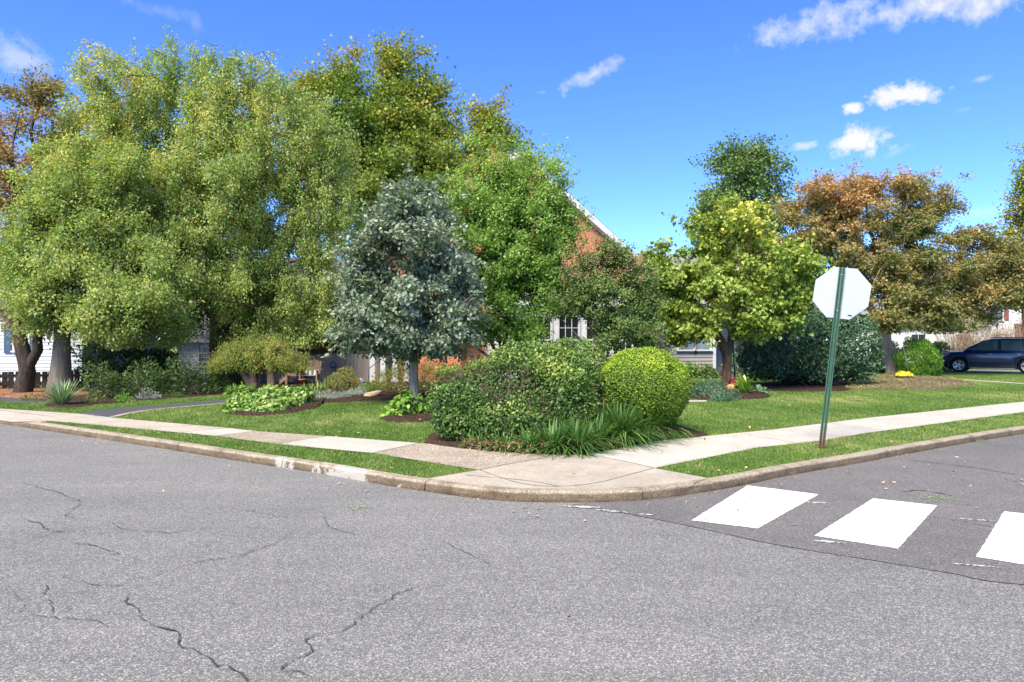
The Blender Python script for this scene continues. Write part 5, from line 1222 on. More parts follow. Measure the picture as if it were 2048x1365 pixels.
# white shed between the trees
S = thing('garden_shed', 'small white shed with a grey roof showing between the birch and the weeping tree', 'shed', (-15.2, 31, L))
m = MB(); m.box((0, 0, 0), (3.2, 3, 1.62)); clap(m, 0, 3.2, .02, 1.62, -.003, .13); m.build('wall', M['white_bright'], S)
m = MB(); m.add([(-.25, -.3, 1.6), (3.45, -.3, 1.6), (3.45, 1.5, 2.75), (-.25, 1.5, 2.75), (3.45, 3.3, 1.6), (-.25, 3.3, 1.6), (-.25, -.3, 1.72), (3.45, -.3, 1.72), (3.45, 1.5, 2.87), (-.25, 1.5, 2.87), (3.45, 3.3, 1.72), (-.25, 3.3, 1.72)],
                [(6, 7, 8, 9), (9, 8, 10, 11), (0, 1, 7, 6), (1, 2, 8, 7), (2, 4, 10, 8), (0, 3, 2, 1), (3, 5, 4, 2)]); m.build('roof', M['shingle'], S)
m = MB(); m.box((-.27, -.34, 1.56), (3.47, -.305, 1.74)); m.build('fascia', M['white'], S)
window(S, 1.25, .72, .42, .72, -.03, 'glass_blue', 'white', 2, 2)
m = MB(); m.box((1.9, -.06, .03), (2.7, -.034, 1.5)); m.box((2.0, -.07, .12), (2.6, -.0605, .7)); m.box((2.0, -.07, .8), (2.6, -.0605, 1.4)); m.build('door', M['white'], S)

# pale house at the far edge, behind the blue car
R = thing('white_house', 'pale two storey house with maroon shutters, behind the blue car and the bare shrubs', 'house', (38.8, 60, L), math.radians(-18))
m = MB(); m.box((0, 0, 0), (11, 8, 5.2)); clap(m, 0, 11, .05, 5.2, -.003, .16); clap_side(m, 0, 8, .05, 5.2, -.003, -1, .16); m.build('wall', M['white_siding'], R)
m = MB(); m.add([(-.4, -.4, 5.22), (11.4, -.4, 5.22), (11.4, 4, 7.6), (-.4, 4, 7.6), (11.4, 8.4, 5.22), (-.4, 8.4, 5.22), (-.4, -.4, 5.4), (11.4, -.4, 5.4), (11.4, 4, 7.78), (-.4, 4, 7.78), (11.4, 8.4, 5.4), (-.4, 8.4, 5.4)],
                [(6, 7, 8, 9), (9, 8, 10, 11), (0, 1, 7, 6), (1, 2, 8, 7), (2, 4, 10, 8), (0, 6, 9, 3), (3, 9, 11, 5), (0, 3, 2, 1), (3, 5, 4, 2)]); m.build('roof', M['shingle'], R)
for x in (3.2, 6.8):
    for z in (.9, 3.4):
        window(R, x, z, .9, 1.35, -.03, 'glass_blue', 'white', 1, 2)
        for s in (-1, 1): q = MB(); q.box((x + s * .75 - .17, -.08, z), (x + s * .75 + .17, -.036, z + 1.35)); q.box((x + s * .75 - .12, -.088, z + .08), (x + s * .75 + .12, -.0795, z + 1.27)); q.build('shutter', M['maroon'], R)
m = MB(); m.box((4.6, -.9, 0), (5.4, -.04, 3.0)); m.box((4.5, -1.0, 3.0), (5.5, -.04, 3.12)); m.build('brick_pier', M['brick_dark'], R)
R2 = thing('cream_house', 'low cream house glimpsed between the bronze maple trunk and the cedar bush', 'house', (25.0, 50, L), math.radians(-12))
m = MB(); m.box((0, 0, 0), (9, 7, 2.7)); clap(m, 0, 9, .05, 2.7, -.003, .16); m.build('wall', M['white_siding'], R2)
m = MB(); m.add([(-.3, -.4, 2.72), (9.3, -.4, 2.72), (9.3, 3.5, 4.5), (-.3, 3.5, 4.5), (9.3, 7.4, 2.72), (-.3, 7.4, 2.72), (-.3, -.4, 2.88), (9.3, -.4, 2.88), (9.3, 3.5, 4.66), (-.3, 3.5, 4.66), (9.3, 7.4, 2.88), (-.3, 7.4, 2.88)],
                [(6, 7, 8, 9), (9, 8, 10, 11), (0, 1, 7, 6), (1, 2, 8, 7), (0, 6, 9, 3), (3, 9, 11, 5), (0, 3, 2, 1), (3, 5, 4, 2)]); m.build('roof', M['shingle'], R2)
for x in (1.6, 4.3, 7.2): window(R2, x, .9, .9, 1.2, -.03, 'glass', 'white', 1, 2)

# fences
FN = thing('board_fence', 'low dark brown board fence along the edge of the white house yard', 'fence', (-19.5, 21.6, L))
m = MB(); pts = [(-6.5, -.1), (0, .55), (6.6, 2.3)]
seg = [(np.array(pts[i]), np.array(pts[i + 1])) for i in (0, 1)]
k = 0
for a, b in seg:
    d = b - a; ln = np.linalg.norm(d); ang = math.atan2(d[1], d[0])
    n = int(ln / .19)
    for i in range(n):
        c = a + d * (i + .5) / n; Mx = Matrix.Translation((c[0], c[1], 0)) @ Matrix.Rotation(ang, 4, 'Z'); k += 1
        m.box((-.08, -.012 - (k % 2) * .05, .03), (.08, .012 - (k % 2) * .05, .60 + random.uniform(-.015, .015)), 0, Mx)
    c = a; Mx = Matrix.Translation((c[0], c[1], 0)) @ Matrix.Rotation(ang, 4, 'Z')
    m.box((0, -.036, .15), (ln, -.014, .24), 0, Mx); m.box((0, -.036, .42), (ln, -.014, .5), 0, Mx)
m.build('board_panel', M['fence_dark'], FN)
for c in ((-6.5, -.1), (-3.2, .23), (0, .55), (3.3, 1.43), (6.6, 2.3)): q = MB(); q.box((c[0] - .055, c[1] + .02, 0), (c[0] + .055, c[1] + .13, .66)); q.build('post', M['fence_dark'], FN)
GF = thing('plank_fence', 'weathered grey vertical plank fence behind the two wooden chairs', 'fence', (-10.1, 26.4, L), math.radians(2))
m = MB(); n = 40
for i in range(n):
    x = i * .142; h = 1.13 + random.uniform(-.02, .02); m.add([(x, -.012, .02), (x + .137, -.012, .02), (x + .137, -.012, h - .03), (x + .10, -.012, h), (x + .035, -.012, h), (x, -.012, h - .03), (x, .010, .02), (x + .137, .010, .02), (x + .137, .010, h - .03), (x + .10, .010, h), (x + .035, .010, h), (x, .010, h - .03)],
        [(0, 1, 2, 3, 4, 5), (11, 10, 9, 8, 7, 6), (0, 6, 7, 1), (1, 7, 8, 2), (2, 8, 9, 3), (3, 9, 10, 4), (4, 10, 11, 5), (5, 11, 6, 0)])
m.box((0, .0125, .3), (n * .142, .05, .39)); m.box((0, .0125, .85), (n * .142, .05, .94)); m.build('plank_panel', M['fence_grey'], GF)
for x in (0, 1.9, 3.8, 5.6): q = MB(); q.box((x, .052, 0), (x + .09, .14, 1.2)); q.build('post', M['fence_grey'], GF)

# ================================================================ OBJECTS
def adirondack(label, loc, rz):
    t = thing('garden_chair', label, 'chair', loc, rz, 'wooden garden chairs by the plank fence')
    m = MB(); Rm = Matrix.Translation((0, .22, .30)) @ Matrix.Rotation(math.radians(-22), 4, 'X')
    for i in range(5):
        x = -.22 + i * .11; h = .72 - abs(i - 2) * .045
        m.prism([(x - .05, 0), (x + .05, 0), (x + .05, h - .03), (x + .02, h), (x - .02, h), (x - .05, h - .03)], Rm @ Matrix.Rotation(PI / 2, 4, 'X'), .02)
    m.box((-.28, .005, .16), (.28, .03, .24), 0, Rm); m.build('backrest', M['chair'], t)
    m = MB()
    for i in range(5): m.box((-.26, -.33 + i * .115, .37 - i * .025), (.26, -.23 + i * .115, .395 - i * .025))
    m.build('seat', M['chair'], t)
    for s in (-1, 1):
        q = MB(); q.box((s * .35 - .065, -.40, .56), (s * .35 + .065, .30, .585)); q.build('arm', M['chair'], t)
        q = MB(); q.box((s * .30 - .02, -.36, 0), (s * .30 + .02, -.26, .558)); q.build('leg', M['chair'], t)
        q = MB(); q.add([(s * .275 - .015, -.30, .28), (s * .275 + .015, -.30, .28), (s * .275 + .015, .50, 0), (s * .275 - .015, .50, 0), (s * .275 - .015, -.30, .37), (s * .275 + .015, -.30, .37), (s * .275 + .015, .42, .22), (s * .275 - .015, .42, .22)],
            [(0, 1, 2, 3), (4, 7, 6, 5), (0, 4, 5, 1), (1, 5, 6, 2), (2, 6, 7, 3), (3, 7, 4, 0)]); q.build('leg', M['chair'], t)
    return t
a = adirondack('tan wooden garden chair facing the street, in front of the plank fence', tuple(np.array(T(622, 682, 25.0)) * np.array((1, 1, 0)) + np.array((0, 0, L))), 0)
b = adirondack('tan wooden garden chair turned away, beside the blue pole and potted yellow flowers', tuple(np.array(T(583, 682, 24.8)) * np.array((1, 1, 0)) + np.array((0, 0, L))), math.radians(38))
def cushion():
    t = MB(); 
    for i in range(6): t.box((-.24 + i * .08, -.02, 0), (-.162 + i * .08, .06, .20), i % 2)
    o = t.build('cushion', [plain('striped_cushion_cream', (.6, .57, .52), .9), plain('striped_cushion_blue', (.12, .14, .2), .9)], None, .008)
    p = T(622, 682, 25.0); o.location = (p.x, p.y + .04, L + .37); o.rotation_euler = (math.radians(-18), 0, 0)
    props(o, 'striped cream and navy cushion on the chair facing the street', 'cushion')
cushion()
# potted yellow flowers on a slender stand
p = T(603, 682, 24.6); t = thing('flower_stand', 'golden yellow flowers on a tall slender stem between the two wooden chairs', 'flowers', (p.x, p.y, L))
M['stand'] = plain('dark_metal', (.02, .02, .022), .5, .4); M['terracotta'] = plain('terracotta', (.32, .13, .06), .85, .2)
m = MB(); m.lathe([(.001, 0), (.12, 0), (.15, .22), (.165, .22), (.165, .26), (.13, .26), (.12, .22), (.001, .22)], 16); m.build('pot', M['terracotta'], t)
m = MB(); [m.tube([(.02 * i - .03, .01 * i, .2), (.03 * i - .045, .0, .4), (.05 * i - .075, 0, .60)], .008, 5) for i in range(4)]; m.build('stems', M['twig'], t)
P, D, N, nm, dep = shell_leaves([(np.array((0, 0, .64)), np.array((.13, .13, .09)))], 260, .01, 6, .05, .5, 5)
link('blossoms', leaves_mesh('blossoms', P, np.cross(nm, sphere_dirs(len(P))), nm + sphere_dirs(len(P)) * .3, .055 * rng.uniform(.7, 1.2, len(P)), 'disc', LM['gold'], rng.random(len(P))), t)
# blue pole
M['bluepole'] = plain('blue_pole_paint', (.035, .035, .13), .5, .4)
p = T(594, 682, 24.4); m = MB(); m.tube([(0, 0, 0), (0, 0, 1.35)], .026, 10); m.lathe([(.026, 1.35), (.04, 1.37), (.04, 1.40), (.001, 1.44)], 10); o = m.build('garden_pole', M['bluepole']); o.location = (p.x, p.y, L); props(o, 'slim dark blue pole standing beside the turned wooden chair', 'pole')
# round plaque on the fence
p = T(667, 730, 26.35); m = MB(); Rx = Matrix.Rotation(PI / 2, 4, 'X')
m.lathe([(.001, .05), (.05, .06), (.10, .05), (.125, .03), (.125, 0), (.001, 0)], 20, Rx, 0)
for a_ in range(5): m.lathe([(.001, .075), (.022, .07), (.028, .05)], 8, Matrix.Rotation(a_ * 2 * PI / 5, 4, 'Y') @ Matrix.Translation((.06, 0, 0)) @ Rx, 1)
o = m.build('wall_plaque', [plain('dark_blue_glaze', (.015, .03, .06), .3, .5), plain('pale_blue_glaze', (.25, .36, .48), .3, .5)]); o.location = p; props(o, 'dark round plaque with pale blue dots hung on the plank fence', 'plaque')
# rock
p = G(744, 797); bm = bmesh.new(); bmesh.ops.create_icosphere(bm, subdivisions=4, radius=1)
for v in bm.verts:
    q = np.array([v.co]); w = waves(q, 1.7, 6, 8)[0] * .07 + waves(q, 5, 6, 9)[0] * .025
    c = v.co * (1 + w); v.co = Vector((math.copysign(abs(c.x) ** .8, c.x) * .27, c.y * .17, math.copysign(abs(c.z) ** .55, c.z) * .075))
me = bpy.data.meshes.new('rock'); bm.to_mesh(me); bm.free(); me.polygons.foreach_set('use_smooth', [True] * len(me.polygons))
me.materials.append(plain('tan_sandstone', (.42, .29, .18), .95, .15, 0, .3, 5, .5)); o = link('rock', me); o.location = (p.x, p.y + .1, L + .13); o.rotation_euler = (0, math.radians(-10), .2); props(o, 'flat tan rock on the mulch beside the lavender', 'rock')

# sloping handrail rod by the porch
p0, p1 = T(738, 737, 25.2), T(772, 712, 25.6); m = MB(); m.tube([Vector((0, 0, 0)), p1 - p0], .014, 8); m.tube([(0, 0, 0), (0, 0, L - p0.z)], .016, 8); m.tube([p1 - p0, (p1.x - p0.x, p1.y - p0.y, L - p0.z)], .016, 8)
o = m.build('handrail', M['stand']); o.location = p0; props(o, 'dark sloping handrail by the white porch posts', 'handrail')

# pumpkin by the mums
p = G(1472, 787); t = thing('pumpkin', 'pale orange pumpkin in front of the burgundy mums under the redbud', 'pumpkin', (p.x, p.y + .5, L + .06))
m = MB(); n = 40; prof_ = [(.001, .02), (.06, 0), (.11, .04), (.125, .10), (.105, .165), (.06, .19), (.015, .18)]
vs = []; fs = []
for r, z in prof_:
    for i in range(n):
        a_ = 2 * PI * i / n; rr = r * (1 + .07 * abs(math.sin(a_ * 5)) - .03); vs.append((rr * math.cos(a_), rr * math.sin(a_), z))
for j in range(len(prof_) - 1):
    for i in range(n): fs.append((j * n + i, j * n + (i + 1) % n, (j + 1) * n + (i + 1) % n, (j + 1) * n + i))
m.add(vs, fs, True); m.build('rind', plain('pumpkin_rind', (.62, .32, .12), .5, .4), t)
m = MB(); m.tube([(0, 0, .17), (.005, 0, .21), (.02, .01, .235)], [.02, .014, .016], 7); m.build('stem', M['twig'], t)

# bird feeder pole and house
p = G(1471, 757); t = thing('feeder_pole', 'tall black pole behind the redbud trunk', 'pole', (p.x, 24.2, L))
x0 = (1471 - 1024) / F * 24.2 - p.x
t.location = ((1471 - 1024) / F * 24.2, 24.2, L)
m = MB(); m.tube([(0, 0, 0), (-.06, 0, .9), (-.10, 0, 1.75), (-.10, 0, 1.95), (-.04, 0, 2.05), (.05, 0, 2.07), (.12, 0, 2.0), (.13, 0, 1.9)], .022, 8); m.build('shaft', M['stand'], t)
m = MB(); m.tube([(-.15, 0, .001), (.12, 0, .001)], .012, 6); m.build('foot', M['stand'], t)
def birdhouse():
    c = T(1478.5, 700, 24.2); t = thing('bird_house', 'small tan wooden bird house with a peaked roof beside the black pole', 'bird house', tuple(c))
    m = MB(); m.add([(-.10, -.08, -.08), (.10, -.08, -.08), (.10, -.08, .02), (0, -.08, .15), (-.10, -.08, .02), (-.10, .08, -.08), (.10, .08, -.08), (.10, .08, .02), (0, .08, .15), (-.10, .08, .02)], [(0, 1, 2, 3, 4), (9, 8, 7, 6, 5), (0, 5, 6, 1), (1, 6, 7, 2), (4, 9, 5, 0)]); m.build('box', M['chair'], t)
    m = MB()
    for s in (-1, 1): m.add([(0, -.11, .165), (s * .14, -.11, -.01), (s * .14, .11, -.01), (0, .11, .165), (0, -.11, .185), (s * .15, -.11, .003), (s * .15, .11, .003), (0, .11, .185)], [(0, 1, 2, 3), (7, 6, 5, 4), (0, 4, 5, 1), (1, 5, 6, 2), (2, 6, 7, 3)])
    m.build('roof', M['fence_grey'], t)
    m = MB(); m.lathe([(.001, .085), (.03, .085), (.03, .07)], 14, Rx); m.build('hole', M['stand'], t)
    m = MB(); m.tube([(0, 0, .185), (0, 0, .42)], .004, 5); m.build('wire', M['stand'], t)
birdhouse()
# wind chime hung in the redbud
c = T(1391, 668, 22.4); t = thing('wind_chime', 'black wind chime with a diamond shaped sail hanging under the redbud', 'wind chime', tuple(c))
m = MB(); m.lathe([(.001, .02), (.06, .015), (.065, 0), (.001, 0)], 14); m.build('cap', M['stand'], t)
for i in range(5):
    a_ = 2 * PI * i / 5; q = MB(); q.tube([(.045 * math.cos(a_), .045 * math.sin(a_), -.02), (.045 * math.cos(a_), .045 * math.sin(a_), -.34 - .04 * i)], .010, 7); q.build('tube', M['stand'], t)
m = MB(); m.tube([(0, 0, 0), (0, 0, -.56)], .003, 5); m.tube([(0, 0, .02), (0, 0, .32)], .003, 5); m.build('cord', M['stand'], t)
m = MB(); m.prism([(0, -.09), (.055, .0), (.03, .07), (0, .08), (-.03, .07), (-.055, 0)], Matrix.Translation((0, .004, -.62)) @ Rx, .008); m.build('sail', M['stand'], t)

# shepherd hook
p = G(1819, 757); yy = 29.6; t = thing('shepherd_hook', 'thin grey shepherd hook leaning beside the plump cedar bush', 'plant hook', ((1819 - 1024) / F * yy, yy, L))
m = MB(); s = yy / F
pts = [((u - 1819) * s, 0, EYE + (682 - v) * s - L) for u, v in ((1819, 757), (1812, 722), (1807, 697), (1808, 692), (1812, 690), (1815, 693), (1815, 697))]
m.tube(pts, .012, 7); m.build('rod', plain('grey_hook_metal', (.16, .19, .19), .5, .5, .3), t)

# ---------------------------------------------------------------- stop sign seen from behind
base = np.array(G(1642, 897)); yy = base[1]
M['green_post'] = None
n = NT('green_post_enamel'); tc = n.n('ShaderNodeTexCoord'); sp = n.n('ShaderNodeSeparateXYZ'); n.l(tc.outputs['Object'], sp.inputs[0]); c = n.coord('Object')
nz_ = n.noise(c, 9, 6, .7)
rustm = n.ramp(n.math('ADD', n.math('MULTIPLY', sp.outputs[2], -1.35), n.math('ADD', n.math('MULTIPLY', nz_, 1.5), .02)), [(.28, 0), (.62, 1)])
spots = n.ramp(n.noise(n.coord('Object', (1, 1, .3)), 22, 6, .7), [(.62, 0), (.68, 1)])
rf_ = n.math('MAXIMUM', rustm, n.math('MULTIPLY', spots, .7))
col = n.mix(rf_, n.ramp(nz_, [(.3, (.022, .066, .042)), (.7, (.042, .108, .070))]), n.ramp(n.noise(c, 30, 5, .7), [(.3, (.065, .022, .014)), (.7, (.16, .062, .035))]))
M['green_post'] = n.done(n.bsdf(col, .5, .4, .0, n.bump(nz_, .15, .004)))
n = NT('sign_back_aluminium'); c = n.coord('Object')
M['sign_back'] = n.done(n.bsdf(n.ramp(n.noise(c, 2.2, 5, .55), [(.3, (.36, .375, .39)), (.7, (.45, .462, .475))]), .42, .45, .35))
M['sign_red'] = plain('red_sign_face', (.45, .012, .018), .4, .4); M['sign_white'] = plain('white_sign_border', (.8, .8, .8), .4, .4)
lean = math.radians(6.0)
SG = thing('stop_sign', 'pale back of an octagonal sign on a leaning green post with a rusty foot', 'road sign', tuple(base - np.array((0, 0, .03))))
SG.rotation_euler = (0, lean, math.radians(-24)); SG.rotation_mode = 'XYZ'
# local frame: -y faces the camera side (back of the sign), x to the right
top = 2.78
m = MB(); w = .016
pitch = .0254; nh = int(top / pitch); 
m.box((-w, -.002, 0), (-.006, .002, top)); m.box((.006, -.002, 0), (w, .002, top))
for i in range(nh): m.box((-.006, -.0019, i * pitch + .011), (.006, .0019, (i + 1) * pitch))
for s in (-1, 1):     # flanges of the U channel
    x = s * w
    m.add([(x, -.002, 0), (x + s * .012, -.034, 0), (x + s * .003 + s * .012, -.032, 0), (x + s * .004, .002, 0), (x, -.002, top), (x + s * .012, -.034, top), (x + s * .015, -.032, top), (x + s * .004, .002, top)],
          [(0, 1, 5, 4), (1, 2, 6, 5), (2, 3, 7, 6), (3, 0, 4, 7), (4, 5, 6, 7)])
    xa, xb = sorted((x + s * .0155, x + s * .027)); m.box((xa, -.036, 0), (xb, -.032, top))
m.build('post', M['green_post'], SG)
R8 = .381 / math.cos(PI / 8); cz = top - .385
oct_ = [(R8 * math.cos(PI / 8 + i * PI / 4), R8 * math.sin(PI / 8 + i * PI / 4)) for i in range(8)]
Mx = Matrix.Translation((.03, .009, cz)) @ Matrix.Rotation(math.radians(2.2), 4, 'Y') @ Matrix.Rotation(PI / 2, 4, 'X')
m = MB(); m.prism([(x, y) for x, y in oct_], Mx, .004, 0); pn = m.build('sign_panel', M['sign_back'], SG)
m = MB(); m.prism([(x * .995, y * .995) for x, y in oct_], Mx @ Matrix.Translation((0, 0, -.0035)), .002); m.build('border', M['sign_white'], pn)
m = MB(); m.prism([(x * .945, y * .945) for x, y in oct_], Mx @ Matrix.Translation((0, 0, -.0060)), .0015); m.build('face', M['sign_red'], pn)
m = MB(); m.box((.13, -.0005, -.325), (.185, .0045, -.310), 0, Matrix.Translation((.03, -.001, cz)) @ Matrix.Rotation(math.radians(2.2), 4, 'Y')); m.build('sticker', M['stand'], pn)
for z in (cz + .27, cz - .27): q = MB(); q.lathe([(.001, .012), (.008, .012), (.010, .006), (.010, 0)], 8, Matrix.Translation((0, -.002, z)) @ Rx); q.build('bolt', plain('zinc_bolt', (.45, .45, .46), .4, .5, .7), SG)

# small details on the side road
p = G(1862, 991, 0)
def weeds(label, pts, n, seed):
    for (u, v, g_) in pts[:1]: c = G(u, v, g_)
    root = thing('weed_tuft', label, 'weed', tuple(c))
    P = np.concatenate([np.repeat(np.array([G(u, v, g_)]), n, 0) + rng.normal(0, 1, (n, 3)) * np.array((.06, .03, 0)) for u, v, g_ in pts]) - np.array(c)
    P[:, 2] += rng.uniform(.003, .02, len(P))
    link('leaves', leaves_mesh('leaves', P, sphere_dirs(len(P)) * np.array((1, 1, .4)) + np.array((0, 0, .3)), sphere_dirs(len(P)) * .5 + np.array((0, 0, 1)), rng.uniform(.015, .04, len(P)), 'lance', LM['hosta'], rng.uniform(.2, .9, len(P))), root)
weeds('small green weeds growing in a crack of the side road', [(1868, 997, .006), (1892, 1000, .006), (1835, 992, .006)], 40, 1)
weeds('thin line of weeds in a road crack near the kerb corner', [(716, 1016, .006), (728, 1014, .006), (705, 1019, .006)], 25, 2)
weeds('weed growing at the foot of the kerb by the side road', [(1955, 884, .0), (1960, 882, .01)], 40, 3)
# ================================================================ BLUE CAR
def car():
    # front wheel at pixel (1921), axis from front to rear goes right and towards the camera
    fx, fy = 23.85, 36.25; ang = math.radians(-40)
    M['car'] = plain('deep_blue_car_paint', (.006, .018, .068), .28, .6, .25, .06, 2, 0, .9)
    M['clad'] = plain('charcoal_cladding', (.035, .037, .04), .65, .35); M['tyre'] = plain('tyre_rubber', (.018, .018, .018), .85, .2)
    M['rim'] = plain('silver_alloy', (.62, .62, .63), .3, .6, .6, .04); M['chrome'] = plain('chrome_trim', (.7, .7, .72), .15, .6, .9, .03)
    M['carglass'] = glass_mat('car_glass', (.07, .095, .095), .03); M['amber'] = plain('amber_lens', (.55, .16, .04), .25, .5); M['lamp'] = plain('lamp_lens', (.55, .57, .58), .12, .6)
    M['rail'] = plain('black_roof_rail', (.012, .012, .013), .4, .5)
    R0 = Vector((math.cos(ang), math.sin(ang), 0))            # rearwards
    org = Vector((fx, fy, L)) - R0 * .98
    t = thing('parked_car', 'dark blue sport utility car parked on the driveway beyond the lawn', 'car', tuple(org), ang)
    # local x: rearwards from nose, y: towards +y (far side), near side is -y ; length 5.0
    W2 = .985
    # stations: x, bottom z, belt z (top of body side), half width, crown z
    st = [(0.00, .34, .66, .50, .70), (.03, .30, .76, .74, .80), (.12, .27, .90, .88, .95), (.28, .26, .99, .945, 1.04), (.55, .26, 1.03, .972, 1.09), (.98, .26, 1.06, .985, 1.13), (1.35, .26, 1.09, .985, 1.155), (1.6, .26, 1.10, .985, 1.16),
          (2.4, .26, 1.115, .985, 1.17), (3.2, .26, 1.13, .985, 1.18), (3.84, .27, 1.14, .985, 1.19), (4.4, .30, 1.15, .975, 1.2), (4.8, .33, 1.14, .94, 1.18), (4.95, .36, 1.10, .88, 1.12), (5.0, .40, 1.0, .80, 1.02)]
    def sect(x, zb, zt, hw, zc):
        h = zt - zb
        half = [(0, zb), (hw * .86, zb), (hw * .965, zb + .05), (hw * .985, zb + h * .22), (hw * 1.0, zb + h * .42), (hw * 1.0, zb + h * .62), (hw * .992, zb + h * .80), (hw * .975, zb + h * .93), (hw * .93, zt), (hw * .80, zt + (zc - zt) * .45), (hw * .45, zt + (zc - zt) * .85), (0, zc)]
        return half
    vs = []; fs = []; rows = []
    for s in st:
        h = sect(*s); full = [(-y, z) for y, z in h] + [(y, z) for y, z in reversed(h[1:-1])]
        rows.append(len(full)); vs += [(s[0], y, z) for y, z in full]
    n = rows[0]
    for i in range(len(st) - 1):
        for k in range(n): fs.append((i * n + k, i * n + (k + 1) % n, (i + 1) * n + (k + 1) % n, (i + 1) * n + k))
    fs.append(tuple(range(n))); fs.append(tuple(range((len(st) - 1) * n, len(st) * n)))
    m = MB(); m.add(vs, fs, True); body = m.build('body', [M['car'], M['clad']], t)
    cut = MB(); Rx = Matrix.Rotation(PI / 2, 4, 'X')
    for x in (.98, 3.84):
        for s in (-1, 1): cut.lathe([(.001, -.30), (.43, -.30), (.43, .30), (.001, .30)], 40, Matrix.Translation((x, s * .95, .385)) @ Rx, 1)
    cu = cut.build('arch_cutter', [M['clad'], M['clad']], t)
    b = body.modifiers.new('b', 'BOOLEAN'); b.operation = 'DIFFERENCE'; b.object = cu; b.solver = 'EXACT'
    bpy.context.view_layer.update(); dg = bpy.context.evaluated_depsgraph_get()
    me = bpy.data.meshes.new_from_object(body.evaluated_get(dg)); body.modifiers.clear(); body.data = me; me.name = 'body'
    bpy.data.objects.remove(cu)
    # cabin
    cs = [(1.18, 1.14, 1.15, .90), (1.55, 1.13, 1.40, .86), (2.05, 1.13, 1.66, .80), (2.35, 1.13, 1.735, .785), (2.9, 1.13, 1.765, .78), (3.7, 1.13, 1.755, .78), (4.3, 1.13, 1.725, .77), (4.62, 1.13, 1.68, .755), (4.80, 1.13, 1.45, .80), (4.93, 1.10, 1.16, .86)]
    vs = []; fs = []
    for x, zb, zt, yt in cs:
        yb = .945; k = min(1, max(0, (zt - 1.12) / .62)); yt2 = .935 - (.935 - yt) * k
        half = [(yb, zb - .02), (yb + (yt2 - yb) * .5, zb + (zt - zb) * .5), (yt2, zt - .05 * k), (yt2 - .05, zt - .012 * k), (yt2 * .5, zt + .012 * k)]
        full = [(-y, z) for y, z in half] + [(0, zt + .016 * k)] + [(y, z) for y, z in reversed(half)]
        vs += [(x, y, z) for y, z in full]; n = len(full)
    for i in range(len(cs) - 1):
        for k in range(n - 1): fs.append((i * n + k, i * n + k + 1, (i + 1) * n + k + 1, (i + 1) * n + k))
    m = MB(); m.add(vs, fs, True); m.build('cabin', M['car'], t)
    def side_y(x, z):
        zt = np.interp(x, [c[0] for c in cs], [c[2] for c in cs]); yt = np.interp(x, [c[0] for c in cs], [c[3] for c in cs]); k = min(1, max(0, (zt - 1.12) / .62))
        yt2 = .935 - (.935 - yt) * k; f = (z - 1.11) / max(.01, zt - .05 - 1.11)
        return .945 + (yt2 - .945) * min(1, max(0, f))
    def side_panel(name, poly, mat, off=.016, th=.004, ss=(-1, 1)):
        for s in ss:
            q = MB(); n = len(poly)
            a = [(x, s * (side_y(x, z) + off), z) for x, z in poly]; b_ = [(x, s * (side_y(x, z) + off - th - .02), z) for x, z in poly]
            q.add(a + b_, [tuple(range(n)), tuple(range(2 * n - 1, n - 1, -1))] + [(i, (i + 1) % n, (i + 1) % n + n, i + n) for i in range(n)])
            q.build(name, M[mat], t)
    side_panel('window', [(1.52, 1.16), (1.66, 1.30), (1.95, 1.50), (2.22, 1.625), (2.62, 1.665), (2.64, 1.16)], 'carglass')
    side_panel('window', [(2.80, 1.16), (2.78, 1.668), (3.2, 1.672), (3.62, 1.655), (3.70, 1.16)], 'carglass')
    side_panel('window', [(3.76, 1.165), (3.68, 1.652), (3.80, 1.64), (4.05, 1.40), (4.12, 1.24), (4.05, 1.175)], 'carglass')
    side_panel('pillar', [(2.645, 1.14), (2.625, 1.68), (2.775, 1.685), (2.795, 1.14)], 'rail', .010)
    # windscreen and rear glass
    m = MB(); m.add([(1.22, -.80, 1.185), (1.22, .80, 1.185), (2.03, .70, 1.675), (2.03, -.70, 1.675), (1.24, -.80, 1.16), (1.24, .80, 1.16), (2.05, .70, 1.65), (2.05, -.70, 1.65)], [(0, 1, 2, 3), (7, 6, 5, 4), (0, 4, 5, 1), (2, 6, 7, 3), (1, 5, 6, 2), (3, 7, 4, 0)]); m.build('windscreen', M['carglass'], t)
    m = MB(); m.add([(4.68, -.66, 1.62), (4.68, .66, 1.62), (4.90, .74, 1.22), (4.90, -.74, 1.22), (4.65, -.66, 1.60), (4.65, .66, 1.60), (4.87, .74, 1.2), (4.87, -.74, 1.2)], [(0, 1, 2, 3), (7, 6, 5, 4), (0, 4, 5, 1), (2, 6, 7, 3), (1, 5, 6, 2), (3, 7, 4, 0)]); m.build('rear_window', M['carglass'], t)
